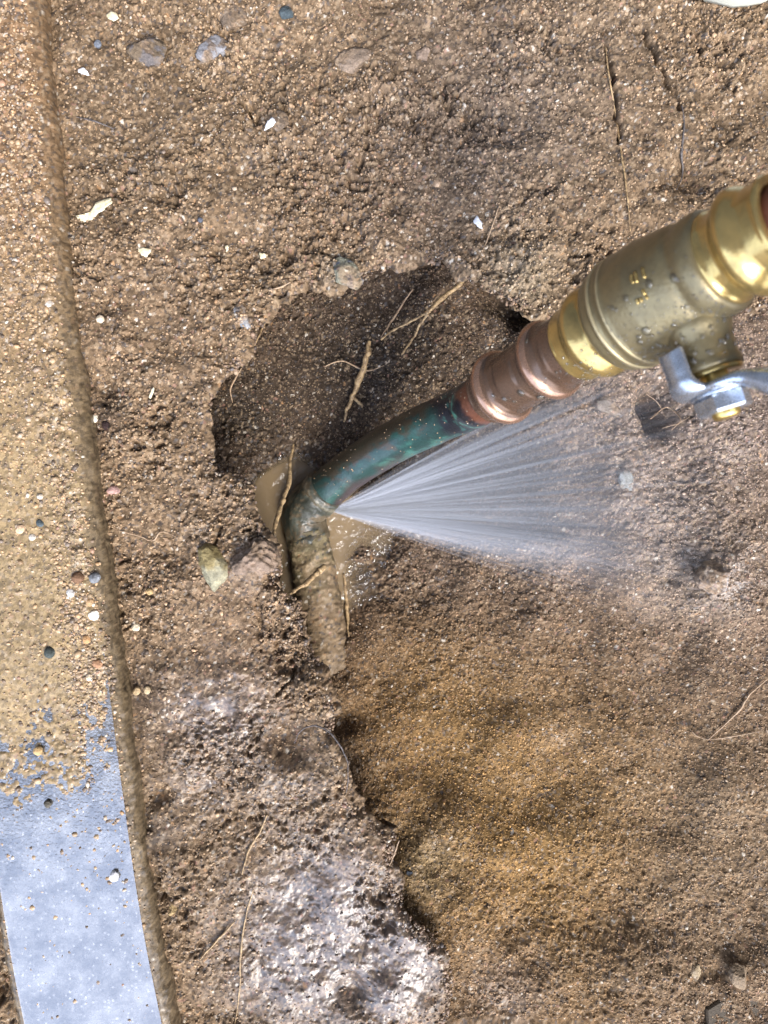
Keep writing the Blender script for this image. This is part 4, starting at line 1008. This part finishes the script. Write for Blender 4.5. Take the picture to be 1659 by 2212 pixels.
stone(915, 118, 34, 34, 0, (.30, .22, .16), 'small round tan pebble high on the sandy bank', seed=18, group=G, sink=.4)
stone(448, 838, 20, 20, 0, (.03, .028, .026), 'tiny black pebble on the bank left of the hole', seed=19, group=G, sink=.3)
G2 = 'pebbles lying on the kerb'
for i, (px, py, r, rgb, lb) in enumerate([
    (205, 1328, 22, (.74, .68, .56), 'cream white pebble on the kerb close to its worn edge'),
    (46, 1143, 21, (.55, .38, .24), 'pinkish tan pebble at the left edge of the kerb'),
    (72, 1160, 16, (.60, .54, .46), 'pale pebble touching the pinkish one on the kerb'),
    (155, 1280, 18, (.62, .60, .56), 'round whitish pebble in the middle of the kerb'),
    (172, 1248, 28, (.16, .09, .05), 'dark brown shiny pebble on the kerb, largest of its cluster'),
    (206, 1248, 24, (.20, .21, .22), 'slate pebble beside the dark brown one on the kerb'),
    (196, 1300, 20, (.42, .27, .14), 'amber pebble just above the cream white one'),
    (168, 1352, 17, (.48, .33, .20), 'tan pebble left of the cream white one on the kerb'),
    (190, 1380, 20, (.45, .26, .12), 'orange pebble in the wet patch of the kerb'),
    (212, 1432, 22, (.36, .20, .11), 'reddish brown pebble low in the pebble cluster on the kerb'),
    (196, 1462, 16, (.62, .50, .34), 'sand coloured pebble under the reddish brown one'),
    (110, 1408, 24, (.05, .06, .055), 'dark green black pebble alone on the kerb'),
    (88, 1130, 16, (.09, .115, .125), 'bluish dark pebble on the middle of the kerb'),
    (112, 660, 22, (.62, .54, .44), 'whitish pebble on the sandy upper part of the kerb'),
    (142, 1045, 13, (.16, .10, .06), 'brown pebble on the drier middle part of the kerb'),
    (84, 1620, 20, (.50, .34, .16), 'golden pebble at the margin of the puddle'),
    (248, 1890, 22, (.75, .75, .74), 'white chip standing out of the blue puddle'),
    (104, 1735, 16, (.10, .09, .07), 'dark pebble at the upper margin of the puddle')]):
    stone(px, py, r * 1.1, r, i * 40, rgb, lb, 'k', name='pebble', sink=.15, flat=.85, seed=30 + i, group=G2, ang=.2, cat='pebble')
G3 = 'small pale pebbles on the soil beside the kerb'
for i, (px, py, w, h, rgb, lb) in enumerate([
    (325, 1278, 18, 15, (.60, .42, .20), 'yellow grain-like pebble left of the yellowish stone'),
    (295, 1355, 20, 18, (.66, .56, .40), 'cream pebble near the kerb below the yellow one'),
    (297, 1492, 20, 17, (.55, .40, .22), 'ochre pebble against the kerb, left one of a pair'),
    (319, 1490, 18, 16, (.58, .45, .27), 'ochre pebble against the kerb, right one of a pair'),
    (206, 905, 18, 18, (.60, .56, .45), 'round pale pebble in the gap beside the kerb'),
    (232, 920, 24, 20, (.035, .02, .018), 'black seed-like pebble in the gap beside the kerb'),
    (247, 1060, 30, 22, (.42, .26, .22), 'pink pebble in the gap beside the kerb'),
    (318, 930, 14, 18, (.72, .64, .48), 'small cream pebble on the bank beside the kerb gap'),
    (218, 690, 18, 18, (.55, .46, .33), 'tan pebble near the kerb below the cream flakes'),
    (212, 97, 18, 16, (.15, .165, .19), 'small slate blue pebble near the upper left corner'),
    (593, 497, 14, 14, (.16, .175, .20), 'tiny blue pebble in the middle of the upper bank'),
    (433, 476, 12, 12, (.10, .11, .135), 'tiny dark blue pebble above the slope edge')]):
    stone(px, py, w, h, i * 30, rgb, lb, 'c', name='pebble', sink=.2, flat=.8, seed=60 + i, group=G3, ang=.2, cat='pebble')

def flake(outline, mat, label, name='leaf_flake', lift=.0012, tilt=.15, where='c', cat='leaf flake', th=.0004):
    """thin curled scrap lying on the soil"""
    c0 = np.mean(outline, axis=0); c = on_crust(c0[0], c0[1], lift) if where == 'c' else on_basin(c0[0], c0[1], lift)
    pts = []
    n = len(outline)
    for i in range(n):
        a = np.array(outline[i], float); b = np.array(outline[(i + 1) % n], float)
        for t in (0, .25, .5, .75): p = a + (b - a) * t; pts.append(p + (np.array([random.uniform(-1, 1), random.uniform(-1, 1)]) * 1.3 if t else 0))
    Q = np.array([at(x, y, c[2])[:2] for x, y in pts]) - c[:2]
    n = len(Q); V = []; rings = [1, .66, .33]
    zf = lambda p: .0006 * math.sin(p[0] * 420 + 1) + .0005 * math.cos(p[1] * 500) + tilt * .15 * p[0]
    for side in (1, -1):
        for k in rings:
            for p in Q: q = p * k; V.append((q[0], q[1], zf(q) + side * th / 2 * (1 if k < 1 else .6)))
        V.append((0, 0, zf((0, 0)) + side * th / 2))
    m = 3 * n + 1; fl = []
    for sd in (0, 1):
        o_ = sd * m
        for k in range(2):
            for i in range(n):
                j = (i + 1) % n; q = [o_ + k * n + i, o_ + k * n + j, o_ + (k + 1) * n + j, o_ + (k + 1) * n + i]; fl.append(q if sd == 0 else q[::-1])
        for i in range(n): j = (i + 1) % n; q = [o_ + 2 * n + i, o_ + 2 * n + j, o_ + 3 * n]; fl.append(q if sd == 0 else q[::-1])
    for i in range(n): j = (i + 1) % n; fl.append([i, m + i, m + j, j])
    o = mesh_obj(name, V, fl, mat); o.location = tuple(c); return tag(o, label, cat)
flake([(163, 466), (185, 468), (200, 452), (210, 436), (238, 426), (242, 434), (230, 448), (222, 458), (205, 470), (190, 484), (176, 480)], M_leaf, 'long ragged cream flake lying on the soil beside the kerb')
flake([(293, 536), (310, 535), (329, 540), (324, 550), (316, 557), (308, 553), (300, 545)], M_leaf, 'small three-cornered cream flake right of the kerb')
flake([(486, 531), (494, 532), (495, 541), (489, 545)], M_leaf, 'tiny cream flake alone in the middle of the slope')
flake([(560, 546), (570, 548), (580, 552), (574, 558), (563, 560)], M_leaf, 'tiny crumpled pale flake above the hole')
flake([(230, 32), (240, 25), (252, 30), (258, 42), (246, 48), (234, 42)], M_leaf, 'yellowish flake near the upper left corner')
flake([(168, 150), (182, 148), (192, 158), (194, 165), (180, 162), (170, 158)], M_white, 'white shard lying just off the kerb at the upper left', 'shard', cat='shard')
flake([(570, 282), (578, 262), (590, 254), (597, 266), (590, 274), (578, 280)], M_white, 'white petal caught on the brown stone', 'petal', .005, cat='petal')
flake([(322, 860), (328, 842), (333, 836), (334, 846), (326, 862)], M_leaf, 'thin straw sliver on the bank left of the hole', 'straw', cat='straw', lift=.0018)
flake([(1030, 465), (1040, 482), (1042, 496), (1030, 490), (1022, 478)], M_white, 'pale pinkish chip on the bank above the hole', 'shard', cat='shard')

def rootlet(pts, wpx, mat, label, where='c', lift=.0006, rough=.3, free=None, taper=(.5, 1, .4), name='root', group=None, branches=()):
    """pts in picture places; wpx is the root's thickness as seen"""
    def path(pts, free):
        if free is not None: P = [at(x, y, z) for (x, y), z in zip(pts, free)]
        else: P = [(on_crust if where == 'c' else on_basin)(x, y, lift) for x, y in pts]
        P = catmull(P, 14); D = H - P[:, 2].mean()
        k = np.arange(len(P)); wob = wpx * .16 / F * D
        P[:, 0] += wob * vnoise(k * .01, k * 0. + wpx, .045, int(pts[0][0]) % 97); P[:, 1] += wob * vnoise(k * .01, k * 0. + 3, .045, int(pts[0][1]) % 89)
        return P, D
    V = []; fl = []; off = 0
    for q, (pp, fr, sc_) in enumerate([(pts, free, 1.0)] + [(b, None if free is None else [free[0]] * len(b), .55) for b in branches]):
        P, D = path(pp, fr); k = np.linspace(0, 1, len(P)); r = wpx / 2 / F * D * sc_ * np.interp(k, [0, .5, 1], taper)
        r = r * (1 + rough * .6 * vnoise(np.arange(len(P)) * .01, np.zeros(len(P)), .03, 7 + q))
        v, f, _ = tube(P, r, 10); V.append(v); fl += [[i + off for i in fc] for fc in f]; off += len(v)
    V = np.vstack(V); c = V.mean(0)
    o = mesh_obj(name, V - c, fl, mat); o.location = tuple(c)
    return tag(o, label, 'root', group)
GR = 'roots exposed by the digging'
rootlet([(797, 738), (792, 775), (778, 815), (765, 850), (752, 880), (742, 912)], 12, M_root, 'thick pale root standing out in the middle of the dark hollow', 'b', .006, .5, taper=(.8, 1, .3), group=GR, branches=[[(762, 858), (776, 870), (784, 880)]])
rootlet([(1008, 598), (985, 622), (958, 642), (930, 668), (922, 682)], 9, M_root, 'forked brown root hanging from the upper lip of the hole', 'b', .010, .5, group=GR, taper=(.9, 1, .9), branches=[[(930, 668), (905, 705), (890, 735), (868, 765)], [(928, 672), (890, 694), (850, 712), (822, 735)]])
rootlet([(892, 624), (866, 662), (842, 700), (822, 728)], 4.5, M_rootthin, 'thin straight straw-coloured root left of the forked root', 'b', .007, .1, group=GR)
rootlet([(635, 960), (627, 1000), (626, 1040), (614, 1075), (602, 1110), (594, 1140), (588, 1172)], 10, M_root, 'knotty root crossing in front of the elbow down to the rim', free=[-.040, -.034, -.028, -.022, -.015, -.009, -.003], group=GR, rough=.5, taper=(.5, 1, .8))
rootlet([(700, 1224), (684, 1238), (664, 1258), (640, 1274), (616, 1290)], 10, M_root, 'short root with a swollen tip lying across the soil-caked tube', free=[-.024, -.020, -.015, -.009, -.003], group=GR, rough=.6, taper=(1.4, .9, .6))
rootlet([(742, 1240), (748, 1290), (750, 1330), (753, 1375)], 8, M_root, 'root running down the slope right of the soil-caked tube', 'b', .002, .5, group=GR)
rootlet([(700, 792), (740, 780), (790, 800), (830, 790)], 3.5, M_rootthin, 'fine side root in the hollow below the straw-coloured root', 'b', .003, .1, group=GR)
rootlet([(1308, 100), (1318, 180), (1332, 260), (1342, 330), (1352, 400), (1358, 450), (1362, 500)], 4.5, M_root, 'long thin brown root lying down the upper right bank', lift=.0009, group=GR)
rootlet([(1474, 228), (1478, 270), (1472, 330), (1475, 375), (1462, 410)], 5, M_rootdark, 'dark greyish root end below the crack on the upper right bank', lift=.0008, group=GR)
rootlet([(1078, 445), (1066, 480), (1052, 520), (1040, 548)], 3.5, M_rootthin, 'short thin root on the bank above the hole', lift=.0009, group=GR)
rootlet([(636, 1605), (650, 1578), (680, 1568), (712, 1582), (735, 1612), (750, 1645), (752, 1680), (748, 1712)], 3.6, M_rootdark, 'grey wiry root looping over the edge above the lower bank', lift=.0024, group=GR)
rootlet([(577, 1760), (560, 1800), (540, 1830), (530, 1860), (522, 1890)], 5, M_root, 'short brown root on the lower bank', lift=.0012, group=GR)
rootlet([(548, 1920), (530, 1985), (520, 2060), (518, 2130), (508, 2210)], 4, M_root, 'long thin root running off the bottom of the picture', lift=.0012, group=GR)
rootlet([(508, 1990), (470, 2030), (430, 2075)], 5, M_root, 'straight root slanting toward the kerb on the lower bank', lift=.001, group=GR)
rootlet([(250, 1145), (300, 1158), (330, 1168), (345, 1150), (362, 1152), (380, 1160)], 2.6, M_rootthin, 'hair-thin curled root near the kerb', lift=.0014, group=GR)
rootlet([(862, 1815), (852, 1845), (840, 1870)], 4.5, M_rootthin, 'pale stub of root at the rim of the lower hole', lift=.001, group=GR)
rootlet([(1662, 1462), (1620, 1500), (1600, 1530), (1565, 1565), (1530, 1598)], 4.2, M_rootthin, 'whitish forked rootlet at the right side of the hole', 'b', .0012, group=GR, branches=[[(1530, 1598), (1580, 1592), (1650, 1578)], [(1530, 1598), (1505, 1590), (1490, 1575)]])
rootlet([(1405, 905), (1440, 880), (1470, 905), (1450, 930)], 3.5, M_rootthin, 'wispy rootlets in the dark cavity left of the nut', 'b', .026, .1, group=GR, branches=[[(1430, 925), (1465, 915), (1490, 900)], [(1395, 850), (1420, 870), (1440, 905)]])
rootlet([(548, 752), (562, 720), (576, 690), (590, 668)], 4, M_root, 'thin root at the upper left corner of the hollow', 'b', .012, group=GR)
rootlet([(522, 795), (510, 815), (498, 840), (502, 870)], 4, M_rootthin, 'thin crooked root hanging from the left lip of the hollow', 'b', .012, group=GR)
rootlet([(580, 628), (600, 622), (628, 610)], 4, M_rootthin, 'small curved straw on the upper lip left of the greenish stone', lift=.002, group=GR)
rootlet([(165, 252), (205, 262), (245, 278)], 3.5, M_rootdark, 'black twig near the kerb at the upper left', lift=.001, group=GR)
rootlet([(129, 1288), (160, 1288), (178, 1286)], 4, M_rootthin, 'pale splinter lying on the wet kerb', free=[KTOP + .0014] * 3, group=GR)

# ---------------------------------------------------------------- a shoe toe in the top right corner, and a slab corner at the lower right
def shoe():
    kr = N('cream_rubber'); kr.b.inputs['Base Color'].default_value = (.50, .50, .41, 1); kr.b.inputs['Roughness'].default_value = .5
    kf = N('grey_canvas'); kf.l(kf.ramp(kf.noise(900, 2), [(.35, (.20, .24, .24)), (.65, (.33, .37, .37))]), kf.b.inputs['Base Color']); kf.b.inputs['Roughness'].default_value = .9
    root = empty('shoe', (.20, .30, 0)); tag(root, 'cream rubber toe and grey canvas upper of a shoe at the upper right corner', 'shoe')
    # toe direction points down-left; local coords: u along the shoe (toe at 0), v across
    toe = at(1572, -78, .03)[:2]; ang = R(58); ux = np.array([math.cos(ang), math.sin(ang)]); vx = np.array([-ux[1], ux[0]])
    u = np.linspace(0, .27, 60)
    half = np.interp(u, [0, .004, .012, .03, .06, .10, .16, .22, .262, .27], [0, .013, .024, .036, .045, .047, .038, .034, .026, .0])
    def shell(zs, kk, us=u, hf=half, z0=0):
        V = []; n = len(us)
        out = [(a, h) for a, h in zip(us, hf)] + [(a, -h) for a, h in zip(us[::-1][1:-1], hf[::-1][1:-1])]
        m = len(out); fl = []
        for q, (z, k, lift) in enumerate(zip(zs, kk, z0 if hasattr(z0, '__len__') else [z0] * len(zs))):
            for a, h in out:
                c = .135; p = toe + ux * (c + (a - c) * (1 - (1 - k) * .25)) + vx * h * k
                zz = z if not callable(z) else z(a)
                V.append((p[0], p[1], zz))
        for q in range(len(zs) - 1):
            for i in range(m): j = (i + 1) % m; fl.append([q * m + i, q * m + j, (q + 1) * m + j, (q + 1) * m + i])
        fl.append(list(range(m))[::-1]); fl.append([(len(zs) - 1) * m + i for i in range(m)])
        return np.array(V), fl
    V, f = shell([.003, .006, .024, .030, .031], [.97, 1, 1, .97, .9]); mesh_obj('sole', V, f, kr.m, root)
    top = lambda a: float(np.interp(a, [0, .03, .08, .14, .2, .27], [.033, .045, .058, .078, .09, .085]))
    V, f = shell([.0305, lambda a: .0305 + (top(a) - .03) * .5, lambda a: .0305 + (top(a) - .03) * .85, top], [.93, .90, .72, .42]); mesh_obj('upper', V, f, kf.m, root)
shoe()
def slab_corner():
    c = [at(1540, 2205, .004)[:2], at(1600, 2168, .004)[:2], at(1665, 2150, .004)[:2], at(2300, 2050, .004)[:2], at(2300, 2700, .004)[:2], at(1560, 2600, .004)[:2]]
    C = np.array(c); cc = C.mean(0); V = []; fl = []; n = len(C)
    for z, k in ((-.02, 1.0), (-.0065, 1.0), (-.0052, .994), (-.0045, .98)):
        for p in C: q = cc + (p - cc) * k; V.append((*q, z))
    for r_ in range(3):
        for i in range(n): j = (i + 1) % n; fl.append([r_ * n + i, r_ * n + j, (r_ + 1) * n + j, (r_ + 1) * n + i])
    fl.append([3 * n + i for i in range(n)])
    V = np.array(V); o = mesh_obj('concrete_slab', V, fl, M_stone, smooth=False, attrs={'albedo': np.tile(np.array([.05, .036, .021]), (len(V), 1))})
    tag(o, 'smooth grey brown slab corner at the lower right corner', 'slab')
slab_corner()
